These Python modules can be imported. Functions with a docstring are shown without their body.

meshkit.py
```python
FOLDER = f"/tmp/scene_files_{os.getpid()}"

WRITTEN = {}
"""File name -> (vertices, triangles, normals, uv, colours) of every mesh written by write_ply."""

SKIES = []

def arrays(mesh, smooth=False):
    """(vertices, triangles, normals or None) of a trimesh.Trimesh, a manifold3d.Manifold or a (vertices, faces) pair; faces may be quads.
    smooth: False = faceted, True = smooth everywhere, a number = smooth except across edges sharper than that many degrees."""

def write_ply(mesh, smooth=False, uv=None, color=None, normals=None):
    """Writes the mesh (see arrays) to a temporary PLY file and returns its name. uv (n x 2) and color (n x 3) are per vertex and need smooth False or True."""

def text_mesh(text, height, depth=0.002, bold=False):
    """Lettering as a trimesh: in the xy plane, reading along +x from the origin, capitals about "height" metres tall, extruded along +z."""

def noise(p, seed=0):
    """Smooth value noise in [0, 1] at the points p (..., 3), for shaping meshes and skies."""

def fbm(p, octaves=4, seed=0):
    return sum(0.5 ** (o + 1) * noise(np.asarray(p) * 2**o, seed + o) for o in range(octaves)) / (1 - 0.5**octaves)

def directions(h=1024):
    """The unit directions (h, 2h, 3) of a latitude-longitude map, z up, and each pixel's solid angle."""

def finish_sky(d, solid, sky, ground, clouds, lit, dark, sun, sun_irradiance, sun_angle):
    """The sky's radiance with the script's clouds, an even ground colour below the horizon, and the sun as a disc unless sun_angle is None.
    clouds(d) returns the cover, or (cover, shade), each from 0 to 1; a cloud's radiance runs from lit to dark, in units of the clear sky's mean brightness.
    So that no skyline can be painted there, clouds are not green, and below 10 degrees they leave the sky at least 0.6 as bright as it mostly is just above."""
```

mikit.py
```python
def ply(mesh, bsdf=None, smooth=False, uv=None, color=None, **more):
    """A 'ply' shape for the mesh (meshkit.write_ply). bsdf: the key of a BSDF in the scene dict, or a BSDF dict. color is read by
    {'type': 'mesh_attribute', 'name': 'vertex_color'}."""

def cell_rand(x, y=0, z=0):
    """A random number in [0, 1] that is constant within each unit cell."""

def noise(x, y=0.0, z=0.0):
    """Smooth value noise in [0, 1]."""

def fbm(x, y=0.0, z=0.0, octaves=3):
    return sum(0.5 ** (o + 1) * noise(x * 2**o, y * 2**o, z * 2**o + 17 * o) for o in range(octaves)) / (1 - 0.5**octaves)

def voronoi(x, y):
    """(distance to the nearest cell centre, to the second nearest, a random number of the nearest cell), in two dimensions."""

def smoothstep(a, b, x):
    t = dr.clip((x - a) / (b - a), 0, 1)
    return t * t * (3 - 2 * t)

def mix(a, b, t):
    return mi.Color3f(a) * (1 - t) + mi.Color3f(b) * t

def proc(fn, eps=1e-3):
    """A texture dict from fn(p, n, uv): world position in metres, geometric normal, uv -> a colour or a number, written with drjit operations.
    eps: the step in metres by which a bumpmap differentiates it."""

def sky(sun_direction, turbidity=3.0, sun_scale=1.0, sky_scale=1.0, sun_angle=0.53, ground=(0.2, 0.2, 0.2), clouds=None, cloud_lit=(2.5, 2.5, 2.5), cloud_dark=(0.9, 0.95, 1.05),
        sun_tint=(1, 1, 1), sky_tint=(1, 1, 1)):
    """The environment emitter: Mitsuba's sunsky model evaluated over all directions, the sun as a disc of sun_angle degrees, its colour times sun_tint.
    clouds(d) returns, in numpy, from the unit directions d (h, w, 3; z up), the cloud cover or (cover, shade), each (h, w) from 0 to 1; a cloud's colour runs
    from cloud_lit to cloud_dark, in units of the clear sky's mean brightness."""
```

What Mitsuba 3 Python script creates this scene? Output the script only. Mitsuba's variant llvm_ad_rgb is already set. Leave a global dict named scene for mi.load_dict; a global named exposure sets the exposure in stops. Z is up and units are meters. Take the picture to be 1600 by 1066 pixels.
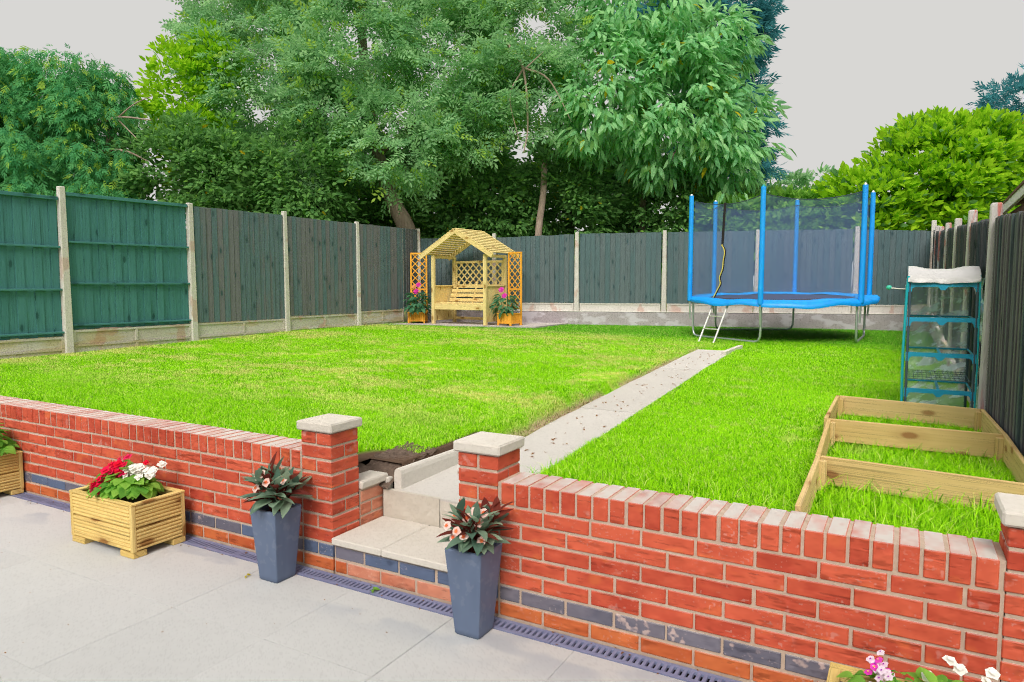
import math
import numpy as np, trimesh, shapely, drjit as dr, mitsuba as mi, mikit, meshkit
from mikit import noise, fbm, voronoi, cell_rand, smoothstep, mix

T = mi.ScalarTransform4f
scene, labels = {}, {}
rng = np.random.default_rng(7)

# ---------------------------------------------------------------- camera, sky, exposure
CAM_H, YAW, PITCH = 1.528, 0.50974, 0.078547
_f = np.array([-math.sin(YAW) * math.cos(PITCH), math.cos(YAW) * math.cos(PITCH), -math.sin(PITCH)])
scene['camera'] = {'type': 'perspective', 'fov': 2 * math.degrees(math.atan(800 / 1103.7)), 'fov_axis': 'x',
                   'near_clip': 0.05, 'far_clip': 2000.0,
                   'to_world': T().look_at(origin=[0, 0, CAM_H], target=[float(_f[0]), float(_f[1]), float(CAM_H + _f[2])], up=[0, 0, 1])}
scene['sky'] = mikit.sky((0.24, -0.80, 0.74), turbidity=4, sun_scale=0.50, sun_angle=30, clouds=lambda d: 1.0,
                         cloud_lit=(1.205, 1.19, 1.155), sun_tint=(0.86, 0.98, 1.26), ground=(0.25, 0.25, 0.22))
exposure = 2.48

# ---------------------------------------------------------------- mesh helpers
_hull = None


def cbox(c, s, bevel=0.004, rz=0.0):
    """chamfered box: 24 vertices, 44 triangles"""
    global _hull
    s = np.asarray(s, float) / 2
    if _hull is None:
        v = []
        for sx in (-1, 1):
            for sy in (-1, 1):
                for sz in (-1, 1):
                    for k in range(3):
                        v.append([(sx, sy, sz), k])
        p = np.array([[np.array(a) * np.where(np.arange(3) == k, 1.0, 0.9) for a, k in [x]][0] for x in v])
        h = trimesh.convex.convex_hull(p)
        order = [int(np.argmin(np.linalg.norm(p - q, axis=1))) for q in h.vertices]
        _hull = (v, np.array(order)[h.faces])
    v = np.array([np.array(a) * np.where(np.arange(3) == k, s, s - bevel) for a, k in _hull[0]])
    if rz:
        cs, sn = math.cos(rz), math.sin(rz)
        v = v @ np.array([[cs, sn, 0], [-sn, cs, 0], [0, 0, 1]])
    return v + np.asarray(c, float), _hull[1]


BOX_F = np.array([[0, 1, 3], [0, 3, 2], [4, 6, 7], [4, 7, 5], [0, 4, 5], [0, 5, 1], [2, 3, 7], [2, 7, 6], [0, 2, 6], [0, 6, 4], [1, 5, 7], [1, 7, 3]])
BOX_V = np.array([[x, y, z] for x in (-.5, .5) for y in (-.5, .5) for z in (-.5, .5)])


def box(c, s):
    return BOX_V * np.asarray(s, float) + np.asarray(c, float), BOX_F


def xbox(a, b):
    a, b = np.asarray(a, float), np.asarray(b, float)
    return box((a + b) / 2, b - a)


def orient(mesh, o, ex, ey=None, ez=(0, 0, 1)):
    """local mesh -> world with axes"""
    ex = np.asarray(ex, float); ez = np.asarray(ez, float)
    ey = np.cross(ez, ex) if ey is None else np.asarray(ey, float)
    v, f = mesh
    M = np.array([ex, ey, ez])
    f = np.asarray(f)
    return np.asarray(v) @ M + np.asarray(o, float), f[:, ::-1] if np.linalg.det(M) < 0 else f


def beam(a, b, w, h, up=(0, 0, 1), bevel=0.003):
    """bar from a to b, w across, h along up"""
    a, b = np.asarray(a, float), np.asarray(b, float)
    x = b - a; L = np.linalg.norm(x); x /= L
    y = np.cross(up, x); y /= np.linalg.norm(y); z = np.cross(x, y)
    return orient(cbox((0, 0, 0), (L, w, h), min(bevel, w / 3, h / 3)), (a + b) / 2, x, y, z)


def tube(pts, rad, n=8, caps=True):
    p = np.asarray(pts, float); r = np.broadcast_to(rad, (len(p),)).astype(float)
    t = np.gradient(p, axis=0); t /= np.linalg.norm(t, axis=1, keepdims=True) + 1e-12
    a = np.array([0, 0, 1.0]) if abs(t[0][2]) < 0.9 else np.array([1.0, 0, 0])
    V = []
    ang = np.arange(n) * 2 * np.pi / n
    for i in range(len(p)):
        a = a - t[i] * (a @ t[i]); a /= np.linalg.norm(a) + 1e-12
        b = np.cross(t[i], a)
        V.append(p[i] + r[i] * (np.cos(ang)[:, None] * a + np.sin(ang)[:, None] * b))
    V = np.vstack(V); F = []
    for i in range(len(p) - 1):
        for j in range(n):
            k = (j + 1) % n
            F += [[i * n + j, i * n + k, (i + 1) * n + k], [i * n + j, (i + 1) * n + k, (i + 1) * n + j]]
    if caps:
        for i, rev in ((0, True), (len(p) - 1, False)):
            c = len(V); V = np.vstack([V, p[i]])
            for j in range(n):
                q = [i * n + j, i * n + (j + 1) % n, c]
                F.append(q[::-1] if rev else q)
    return V, np.array(F)


def smoothpath(pts, n=6):
    p = np.asarray(pts, float); out = []
    q = np.vstack([2 * p[0] - p[1], p, 2 * p[-1] - p[-2]])
    for i in range(1, len(q) - 2):
        for t in np.arange(n) / n:
            out.append(.5 * (2 * q[i] + (q[i + 1] - q[i - 1]) * t + (2 * q[i - 1] - 5 * q[i] + 4 * q[i + 1] - q[i + 2]) * t * t + (3 * q[i] - q[i - 1] - 3 * q[i + 1] + q[i + 2]) * t ** 3))
    out.append(p[-1]); return np.array(out)


def prism(poly, z0, z1, axes=None):
    """polygon (n x 2, ccw) extruded; axes maps (u,v,w) to world"""
    m = trimesh.creation.extrude_polygon(shapely.Polygon(poly), z1 - z0)
    v = np.array(m.vertices) + [0, 0, z0]
    if axes is not None:
        o, a, b, c = axes
        v = np.asarray(o, float) + v[:, :1] * np.asarray(a, float) + v[:, 1:2] * np.asarray(b, float) + v[:, 2:] * np.asarray(c, float)
        if np.linalg.det(np.array([a, b, c], float)) < 0: return v, np.array(m.faces)[:, ::-1]
    return v, np.array(m.faces)


def join(ms):
    V, F, n = [], [], 0
    for v, f in ms:
        V.append(v); F.append(np.asarray(f) + n); n += len(v)
    return np.vstack(V), np.vstack(F)


def sheet(fn, nu, nv):
    u, w = np.meshgrid(np.linspace(0, 1, nu), np.linspace(0, 1, nv), indexing='ij')
    V = np.stack(fn(u, w), -1).reshape(-1, 3)
    i = np.arange(nu * nv).reshape(nu, nv)
    return V, np.vstack([np.stack([i[:-1, :-1], i[1:, :-1], i[1:, 1:]], -1).reshape(-1, 3), np.stack([i[:-1, :-1], i[1:, 1:], i[:-1, 1:]], -1).reshape(-1, 3)])


_count = {}


def name(key):
    n = _count.get(key, 0); _count[key] = n + 1
    return key if n == 0 else f'{key}_{n:03d}'


def put(key, mesh, mat, smooth=False, uv=None, color=None, numbered=True):
    k = name(key) if numbered else key
    v = mesh[0]
    if uv is not None:
        uv = np.asarray(uv, float)
        if uv.ndim == 1:
            uv = np.tile(uv, (len(v), 1))
    scene[k] = mikit.ply((np.asarray(v, float), np.asarray(mesh[1], int)), mat, smooth=smooth, uv=uv, color=color)
    return k


def thing(key, label, cat, group=None, kind=None):
    k = name(key)
    labels[k] = {'label': label, 'category': cat}
    if group: labels[k]['group'] = group
    if kind: labels[k]['kind'] = kind
    return k


def tag(k, label, cat=None, group=None, kind=None):
    labels[k] = {'label': label}
    if cat: labels[k]['category'] = cat
    if group: labels[k]['group'] = group
    if kind: labels[k]['kind'] = kind


_wood = [0]


def wuv(mesh, axis, species):
    """uv for timber: u along the grain (axis: world vector or index), v = species * 100 + board id + across"""
    v = np.asarray(mesh[0], float)
    ax = np.eye(3)[axis] if isinstance(axis, int) else np.asarray(axis, float) / np.linalg.norm(axis)
    _wood[0] = (_wood[0] + 1) % 97
    o = v.mean(0)
    a = np.cross(ax, [0, 0, 1]) if abs(ax[2]) < .8 else np.array([1.0, 0, 0])
    a -= ax * (a @ ax); a /= np.linalg.norm(a)
    b = np.cross(ax, a)
    d = v - o
    across = np.clip(d @ a * .8 + d @ b * .8, -.45, .45)
    return np.stack([d @ ax + _wood[0] * 3.17, species * 100 + _wood[0] + .5 + across], 1)


def wood(key, mesh, axis, species, smooth=False):
    return put(key, mesh, 'timber', smooth, wuv(mesh, axis, species))


# ---------------------------------------------------------------- materials
def sel(i, table):
    r = mi.Color3f(table[0])
    for k in range(1, len(table)):
        r = dr.select(i > k - .5, mi.Color3f(table[k]), r)
    return r


def principled(col, rough=.7, spec=.3, **kw):
    return {'type': 'principled', 'base_color': col, 'roughness': rough, 'specular': spec, **kw}


def rgb(*c):
    return {'type': 'rgb', 'value': list(c)}


def two(b):
    return {'type': 'twosided', 'bsdf': b}


# bricks: uv = (kind, random); kinds 0 red, 1 dark blue, 2 orange, 3 salmon
def brick_col(p, n, uv):
    k, r = dr.floor(uv.x + .01), uv.y
    q = p.x + p.y + r * 37
    a = sel(k, [(.37, .050, .026), (.10, .10, .135), (.39, .075, .024), (.44, .14, .08)])
    b = sel(k, [(.53, .100, .050), (.165, .15, .18), (.51, .135, .042), (.58, .25, .16)])
    c = mix(a, b, dr.clip(r * .75 + (fbm(q * 14, p.z * 26, r * 9) - .5) * 1.3 + .12, 0, 1))
    blue = dr.select((k > .5) & (k < 1.5), 1.0, 0.0)
    c = mix(c, (.085, .115, .19), blue * smoothstep(.45, .6, cell_rand(r * 1000, 3)))
    # drag marks and creases of the face, pale lime flecks
    crack = smoothstep(.60, .72, fbm(q * 16, p.z * 90, r * 20)) * smoothstep(.42, .62, noise(q * 9, p.z * 22, r * 5 + 3))
    c = c * (1 - .30 * crack * (1 - blue * .7))
    fire = smoothstep(.62, .80, fbm(q * 11, p.z * 13, r * 11 + 40))
    c = mix(c, (.68, .19, .05), fire * .28 * (1 - blue))
    fl = smoothstep(.74, .84, noise(q * 110, p.z * 150, p.y * 90)) * smoothstep(.50, .70, noise(q * 12, p.z * 16, 7))
    c = mix(c, (.62, .48, .42), fl * .20)
    smear = smoothstep(.60, .74, fbm(q * 26, p.z * 30, 5.5)) * smoothstep(.55, .75, noise(q * 5, p.z * 7, 11))
    c = mix(c, (.62, .46, .40), smear * (.22 + .35 * blue))
    # bleached, mortar-dusted upper faces of the coping, with overexposed brightness painted in
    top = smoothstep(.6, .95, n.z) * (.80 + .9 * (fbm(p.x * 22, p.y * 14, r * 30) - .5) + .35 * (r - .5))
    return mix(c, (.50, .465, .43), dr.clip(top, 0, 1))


def brick_h(p, n, uv):
    q = p.x + p.y + uv.y * 37
    return .0016 * fbm(q * 60, p.z * 110, p.y * 30) - .002 * smoothstep(.6, .72, fbm(q * 16, p.z * 90, uv.y * 20))


scene['brick'] = {'type': 'bumpmap', 'arbitrary': mikit.proc(brick_h, 2e-3), 'scale': 1.0, 'bsdf': principled(mikit.proc(brick_col), .82, .25)}


def mortar_col(p, n, uv):
    q = p.x + p.y
    c = mix((.37, .275, .205), (.50, .40, .315), fbm(q * 30, p.z * 30, p.y * 9))
    return mix(c, (.40, .30, .24), .6 * smoothstep(.62, .75, noise(q * 60, p.z * 60, 2)))


scene['mortar'] = {'type': 'bumpmap', 'arbitrary': mikit.proc(lambda p, n, uv: .003 * fbm((p.x + p.y) * 120, p.z * 120, p.y * 50), 2e-3), 'scale': 1.0, 'bsdf': principled(mikit.proc(mortar_col), .95, .1)}


# timber: uv from wuv(); species 0 arbour, 1 orange stain, 2 planter deck, 3 bed boards, 4 teal fence, 5 weathered fence, 6 dark right-hand fence, 7 end stain
def timber_col(p, n, uv):
    sp = dr.floor(uv.y / 100)
    idn = dr.floor(uv.y)
    r = cell_rand(idn, 5)
    ac = uv.y - idn - .5
    u = uv.x
    lo = sel(sp, [(.68, .50, .18), (.80, .33, .025), (.50, .34, .09), (.48, .33, .11), (.040, .155, .150), (.070, .130, .140), (.040, .062, .070), (.20, .12, .06), (.065, .115, .125)])
    hi = sel(sp, [(.84, .70, .33), (.90, .46, .06), (.76, .59, .24), (.66, .49, .24), (.085, .255, .25), (.14, .20, .22), (.105, .14, .145), (.30, .2, .1), (.105, .165, .175)])
    g = fbm(u * 3 + r * 50, ac * 120, r * 31) * .55 + noise(u * 9, ac * 300, r * 9) * .3 + r * .35
    c = mix(lo, hi, dr.clip(g - .1, 0, 1))
    paint = dr.select(((sp > 3.5) & (sp < 6.5)) | (sp > 7.5), 1.0, 0.0)
    # worn paint: reddish brown showing through on the weathered panels
    worn = dr.select(sp > 4.5, 1.0, 0.0) * paint * dr.clip(smoothstep(.40, .72, r) * .55 + smoothstep(.45, .7, fbm(u * 1.6 + r * 20, ac * 14, r * 77)) * .4, 0, .55)
    c = mix(c, (.175, .140, .145), worn * dr.select(sp > 7.5, .35, 1.0))
    # knots
    d1, d2, kr = voronoi(u * 3.1 + r * 40, ac * 9 + r * 13)
    knot = smoothstep(.20, .07, d1) * dr.select(kr > dr.select(sp > 3.5, .82, dr.select(sp > 2.5, .58, .70)), 1.0, 0.0)
    halo = smoothstep(.48, .12, d1) * dr.select(kr > dr.select(sp > 3.5, .82, .70), 1.0, 0.0)
    kc = sel(sp, [(.36, .21, .06), (.5, .16, .01), (.28, .14, .04), (.28, .14, .05), (.022, .09, .085), (.045, .085, .09), (.03, .045, .045), (.1, .06, .03), (.04, .08, .09)])
    c = mix(c, kc, dr.clip(knot * .85 + halo * .28, 0, 1))
    c = c * (1 - .30 * smoothstep(.62, .78, noise(u * 2.5, ac * 420, r * 15)))
    return c


scene['timber'] = two({'type': 'bumpmap', 'arbitrary': mikit.proc(lambda p, n, uv: .0012 * noise(uv.x * 8, uv.y * 260, 0), 2e-3), 'scale': 1.0, 'bsdf': principled(mikit.proc(timber_col), .75, .25)})


# stone and concrete: uv = (kind, random); 0 patio slab, 1 sandstone, 2 path concrete, 3 post concrete, 4 gravel board, 5 rendered plinth, 6 grey edging, 7 garden slab
def stone_col(p, n, uv):
    k, r = dr.floor(uv.x + .01), uv.y
    lo = sel(k, [(.445, .455, .447), (.45, .41, .34), (.43, .41, .375), (.54, .51, .465), (.44, .40, .345), (.30, .26, .275), (.47, .44, .39), (.30, .265, .25)])
    hi = sel(k, [(.480, .490, .480), (.545, .515, .46), (.50, .48, .445), (.64, .62, .58), (.58, .555, .50), (.46, .42, .44), (.59, .56, .51), (.42, .385, .37)])
    q = p.x * 1.0 + p.y * .9
    g = fbm(p.x * 3 + r * 9, p.y * 3, p.z * 5, 4) * .6 + (r - .5) * .35 + noise(p.x * 60, p.y * 60, p.z * 60) * .3 + r * .3
    c = mix(lo, hi, dr.clip(g * 1.2 - .2, 0, 1))
    # speckle of the aggregate on posts and plinth
    sp = smoothstep(.66, .74, noise(q * 140, p.z * 140, p.y * 60))
    c = mix(c, lo * .55, sp * dr.select((k > 2.5) & (k < 5.5), .55, .12))
    # moss and rust-brown runs on gravel boards
    c = mix(c, (.42, .33, .10), dr.select((k > 3.5) & (k < 4.5), .45, 0.0) * smoothstep(.52, .70, fbm(q * 2.2, p.z * 14, 3)))
    c = mix(c, (.42, .17, .10), dr.select((k > 2.5) & (k < 4.5), .38, 0.0) * smoothstep(.66, .74, fbm(q * 4.0 + 30, p.z * 3, 8)))
    # whitish lime bloom on the plinth
    c = mix(c, (.56, .53, .58), dr.select((k > 4.5) & (k < 5.5), .75, 0.0) * smoothstep(.50, .66, fbm(q * 4, p.z * 9, 21, 4)))
    # bluish shade painted in patches on the patio near the drain
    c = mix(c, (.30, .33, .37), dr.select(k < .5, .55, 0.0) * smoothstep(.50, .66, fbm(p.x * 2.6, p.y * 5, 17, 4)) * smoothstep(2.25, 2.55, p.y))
    # brown damp flecks on path
    c = mix(c, (.30, .19, .11), dr.select((k > 1.5) & (k < 2.5), .40, 0.0) * smoothstep(.76, .82, fbm(p.x * 16, p.y * 12, 5)) * smoothstep(.45, .7, noise(p.x * 3, p.y * 2, 8)))
    return c


scene['stone'] = two({'type': 'bumpmap', 'arbitrary': mikit.proc(lambda p, n, uv: .0022 * fbm(p.x * 26 + p.y * 7, p.y * 26, p.z * 40, 4), 2e-3), 'scale': 1.0, 'bsdf': principled(mikit.proc(stone_col), .85, .2)})


def paintpost_col(p, n, uv):
    c = mix((.44, .41, .40), (.54, .52, .51), fbm(p.y * 20, p.z * 9, p.x * 20))
    return mix(c, (.46, .075, .05), .75 * smoothstep(.55, .68, fbm(p.y * 5 + uv.y * 30, p.z * 4, p.x * 22 + 5, 4)))


scene['painted_concrete'] = principled(mikit.proc(paintpost_col), .85, .2)


# lawn: one colour function for soil sheet and blades
def lawn_tint(x, y):
    """(dryness, lushness)"""
    patch = fbm(x * .55 + 3, y * 1.1, 4.0, 4)
    fine = fbm(x * 2.2, y * 4.5, 9.0, 3)
    left = smoothstep(-2.2, -2.8, x)
    mid = smoothstep(3.4, 5.4, y) * smoothstep(12.5, 10.0, y)
    fleck = fbm(x * 9, y * 14, 13.0, 3)
    dry = left * mid * smoothstep(.44, .62, patch * .32 + fine * .33 + fleck * .35) + .5 * (1 - left) * smoothstep(.60, .72, fine * .5 + fleck * .5) * mid
    dry = dry + left * .75 * smoothstep(10.2, 10.8, y) * smoothstep(12.6, 11.6, y) * smoothstep(.30, .60, fine) * smoothstep(-3.6, -4.6, x)
    dry = dry + .8 * smoothstep(-9.0, -9.7, x) * smoothstep(.35, .6, fine) * smoothstep(10, 8, y)
    lush = smoothstep(11.2, 12.6, y + (fine - .5) * 1.2)
    return dr.clip(dry, 0, 1), lush


def bank(x, y):
    d = (x + 2.455 + .024 * (y - 4.4)) * 30
    return dr.exp(-d * d) * smoothstep(4.0, 4.4, y) * smoothstep(10.4, 9.6, y) * smoothstep(.20, .45, fbm(x * 3, y * 2.2, 31))


def lawn_col(p, n, uv):
    dry, lush = lawn_tint(p.x, p.y)
    c = mix((.235, .52, .008), (.17, .42, .010), fbm(p.x * 40, p.y * 40, 2))
    c = mix(c, (.50, .50, .10), dry * .7)
    c = mix(c, (.10, .34, .02), lush * .8)
    c = mix(c, (.40, .30, .20), bank(p.x, p.y))
    c = mix(c, (.10, .065, .045), smoothstep(-2.66, -2.60, p.x) * smoothstep(4.3, 4.1, p.y) * smoothstep(-2.3, -2.4, p.x))
    soil = smoothstep(.34, .18, dr.sqrt(dr.square(p.x + 2.72) + dr.square(p.y - 3.25)))
    return mix(c, (.10, .065, .045), soil)


scene['lawn_ground'] = two({'type': 'bumpmap', 'arbitrary': mikit.proc(lambda p, n, uv: .012 * fbm(p.x * 45, p.y * 45, 1), 4e-3), 'scale': 1.0, 'bsdf': principled(mikit.proc(lawn_col), .95, .05)})


def blade_col(p, n, uv):
    dry, lush = lawn_tint(p.x, p.y)
    r = uv.y
    c = mix((.165, .45, .002), (.35, .76, .004), r)
    c = mix(c, (.095, .36, .022), lush * .75)
    c = mix(c, (.66, .65, .22), dr.clip(dry * (.25 + .85 * r) + smoothstep(.90, .94, r + .03 * smoothstep(-2.0, -3.0, p.x)) * .62, 0, 1))
    c = mix(c, (.50, .38, .24), dr.clip(bank(p.x, p.y) * 1.1 * (.4 + r), 0, 1))
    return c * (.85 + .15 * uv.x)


scene['blade'] = two(principled(mikit.proc(blade_col), .6, .10))

# leaves: uv = (palette, random)
PAL = [((.100, .27, .085), (.28, .56, .15)),      # 0 dark laurel
       ((.200, .46, .225), (.50, .80, .38)),      # 1 feathery ash
       ((.22, .58, .27), (.54, .90, .43)),      # 2 large hanging leaves
       ((.260, .58, .016), (.54, .84, .04)),      # 3 bright hedge
       ((.060, .31, .125), (.22, .60, .21)),      # 4 conifer
       ((.045, .23, .260), (.12, .44, .48)),      # 5 blue-green conifer
       ((.100, .20, .145), (.38, .52, .36)),     # 6 impatiens leaf
       ((.140, .40, .06), (.38, .68, .11)),       # 7 begonia leaf
       ((.070, .23, .13), (.15, .38, .20)),       # 8 dahlia leaf
       ((.55, .46, .02), (.74, .60, .03)),        # 9 yellow
       ((.32, .58, .08), (.52, .74, .13)),        # 10 light weeping tips
       ((.30, .13, .045), (.5, .27, .10)),        # 11 brown dead leaf
       ((.16, .035, .03), (.26, .07, .05))]       # 12 bronze-red leaf / stem


def leaf_col(p, n, uv):
    k = dr.floor(uv.x + .01)
    return mix(sel(k, [a for a, b in PAL]), sel(k, [b for a, b in PAL]), uv.y) * (.85 + .3 * noise(p.x * 25, p.y * 25, p.z * 25))


scene['leaf'] = {'type': 'principledthin', 'base_color': mikit.proc(leaf_col), 'roughness': .40, 'diff_trans': 1.1, 'eta': 1.45}

# petals: uv = (palette, random)
PET = [((.72, .012, .035), (.84, .03, .15)), ((.84, .82, .76), (.88, .87, .82)), ((.84, .55, .48), (.88, .74, .68)), ((.70, .05, .42), (.78, .09, .58)),
       ((.85, .40, .16), (.88, .55, .28)), ((.80, .60, .74), (.86, .78, .84)), ((.30, .02, .35), (.42, .05, .5)), ((.85, .62, .06), (.88, .72, .15)), ((.82, .15, .06), (.86, .25, .10))]
scene['petal'] = {'type': 'principledthin', 'base_color': mikit.proc(lambda p, n, uv: mix(sel(dr.floor(uv.x + .01), [a for a, b in PET]), sel(dr.floor(uv.x + .01), [b for a, b in PET]), uv.y)), 'roughness': .5, 'diff_trans': .5, 'eta': 1.4}

scene['bark'] = two(principled(mikit.proc(lambda p, n, uv: mix((.22, .16, .12), (.46, .37, .30), fbm(p.x * 22 + p.y * 18, p.z * 5, p.y * 12, 4))), .9, .1))
scene['soil'] = two({'type': 'bumpmap', 'arbitrary': mikit.proc(lambda p, n, uv: .02 * fbm(p.x * 60, p.y * 60, p.z * 60), 3e-3), 'scale': 1.0, 'bsdf': principled(mikit.proc(lambda p, n, uv: mix((.075, .055, .042), (.19, .14, .11), fbm(p.x * 50, p.y * 50, p.z * 50))), .95, .1)})
scene['earth'] = principled(mikit.proc(lambda p, n, uv: mix((.07, .065, .03), (.13, .15, .05), fbm(p.x * 2, p.y * 2, 1))), .95, .1)


def pot_col(p, n, uv):
    c = mix((.080, .112, .185), (.108, .145, .225), fbm(p.x * 20 + p.y * 30, p.z * 9, p.y * 20, 4))
    c = mix(c, (.20, .22, .28), .22 * smoothstep(.60, .72, fbm(p.x * 40 + p.y * 40, p.z * 40, 9)))
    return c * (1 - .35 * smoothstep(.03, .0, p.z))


scene['pot'] = two(principled(mikit.proc(pot_col), .5, .4))
scene['grating'] = principled(mikit.proc(lambda p, n, uv: mix((.15, .17, .29), (.21, .235, .36), fbm(p.x * 12, p.y * 40, 3))), .55, .4)
scene['black'] = two(principled(rgb(.025, .022, .025), .8, .2))
scene['mat'] = two(principled(rgb(.05, .055, .085), .55, .35))
scene['blue_foam'] = two(principled(mikit.proc(lambda p, n, uv: mix((.004, .25, .78), (.006, .36, .88), fbm(p.x * 18, p.y * 18, p.z * 6))), .42, .5))
scene['galvanised'] = two(principled(rgb(.55, .60, .62), .35, .5, metallic=.75))
scene['aluminium'] = principled(rgb(.72, .71, .69), .4, .5, metallic=.5)
scene['green_plastic'] = two(principled(rgb(.008, .27, .44), .4, .5))
scene['tube_dark'] = two(principled(rgb(.05, .085, .11), .4, .5))
scene['teal_trim'] = two(principled(rgb(.01, .36, .42), .45, .4))
scene['mint_plastic'] = two(principled(rgb(.05, .50, .36), .45, .4))
scene['yellow_zip'] = two(principled(rgb(.72, .58, .12), .6, .3))
scene['netting'] = {'type': 'mask', 'opacity': .18, 'bsdf': two({'type': 'diffuse', 'reflectance': rgb(.18, .27, .52)})}
scene['netting_hem'] = two(principled(rgb(.05, .07, .10), .8, .2))


def film_w(p, n, uv):
    return dr.clip(.34 + .60 * smoothstep(.50, .62, fbm(p.x * 9 + p.z * 4, p.y * 9, p.z * 16 - p.x * 7, 4)), 0, .9)  # highlights on the creases painted as milky streaks


def film_h(p, n, uv):
    return .012 * fbm(p.x * 12 + p.z * 6, p.y * 12, p.z * 22 - p.x * 10, 4)


scene['film'] = {'type': 'blendbsdf', 'weight': mikit.proc(film_w), 'bsdf_0': {'type': 'thindielectric', 'int_ior': 1.35},
                 'bsdf_1': two({'type': 'bumpmap', 'arbitrary': mikit.proc(film_h, 3e-3), 'scale': 1.0, 'bsdf': principled(rgb(.72, .86, .92), .22, .8)})}
scene['film_roll'] = two({'type': 'bumpmap', 'arbitrary': mikit.proc(film_h, 3e-3), 'scale': 1.0, 'bsdf': principled(rgb(.52, .52, .51), .35, .5)})
scene['white_paint'] = principled(rgb(.74, .72, .68), .6, .3)
scene['brown_board'] = principled(rgb(.16, .09, .06), .7, .2)


# ---------------------------------------------------------------- ground heights
def interp(x, xs, ys):
    return np.interp(x, xs, ys)


PATH_L = ([3.13, 4.10, 4.4, 5.5, 7.4, 9.8, 10.2], [-2.515, -2.507, -2.43, -2.47, -2.52, -2.56, -2.56])
PATH_R = ([3.13, 3.9, 4.8, 6.5, 8.2, 10.06], [-1.86, -1.89, -1.925, -1.975, -2.03, -2.06])
PATH_END = 9.95


def path_z(y):
    return .355 + .04 * (np.asarray(y) - 3.13)


def sstep(a, b, x):
    t = np.clip((np.asarray(x, float) - a) / (b - a), 0, 1); return t * t * (3 - 2 * t)


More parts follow.
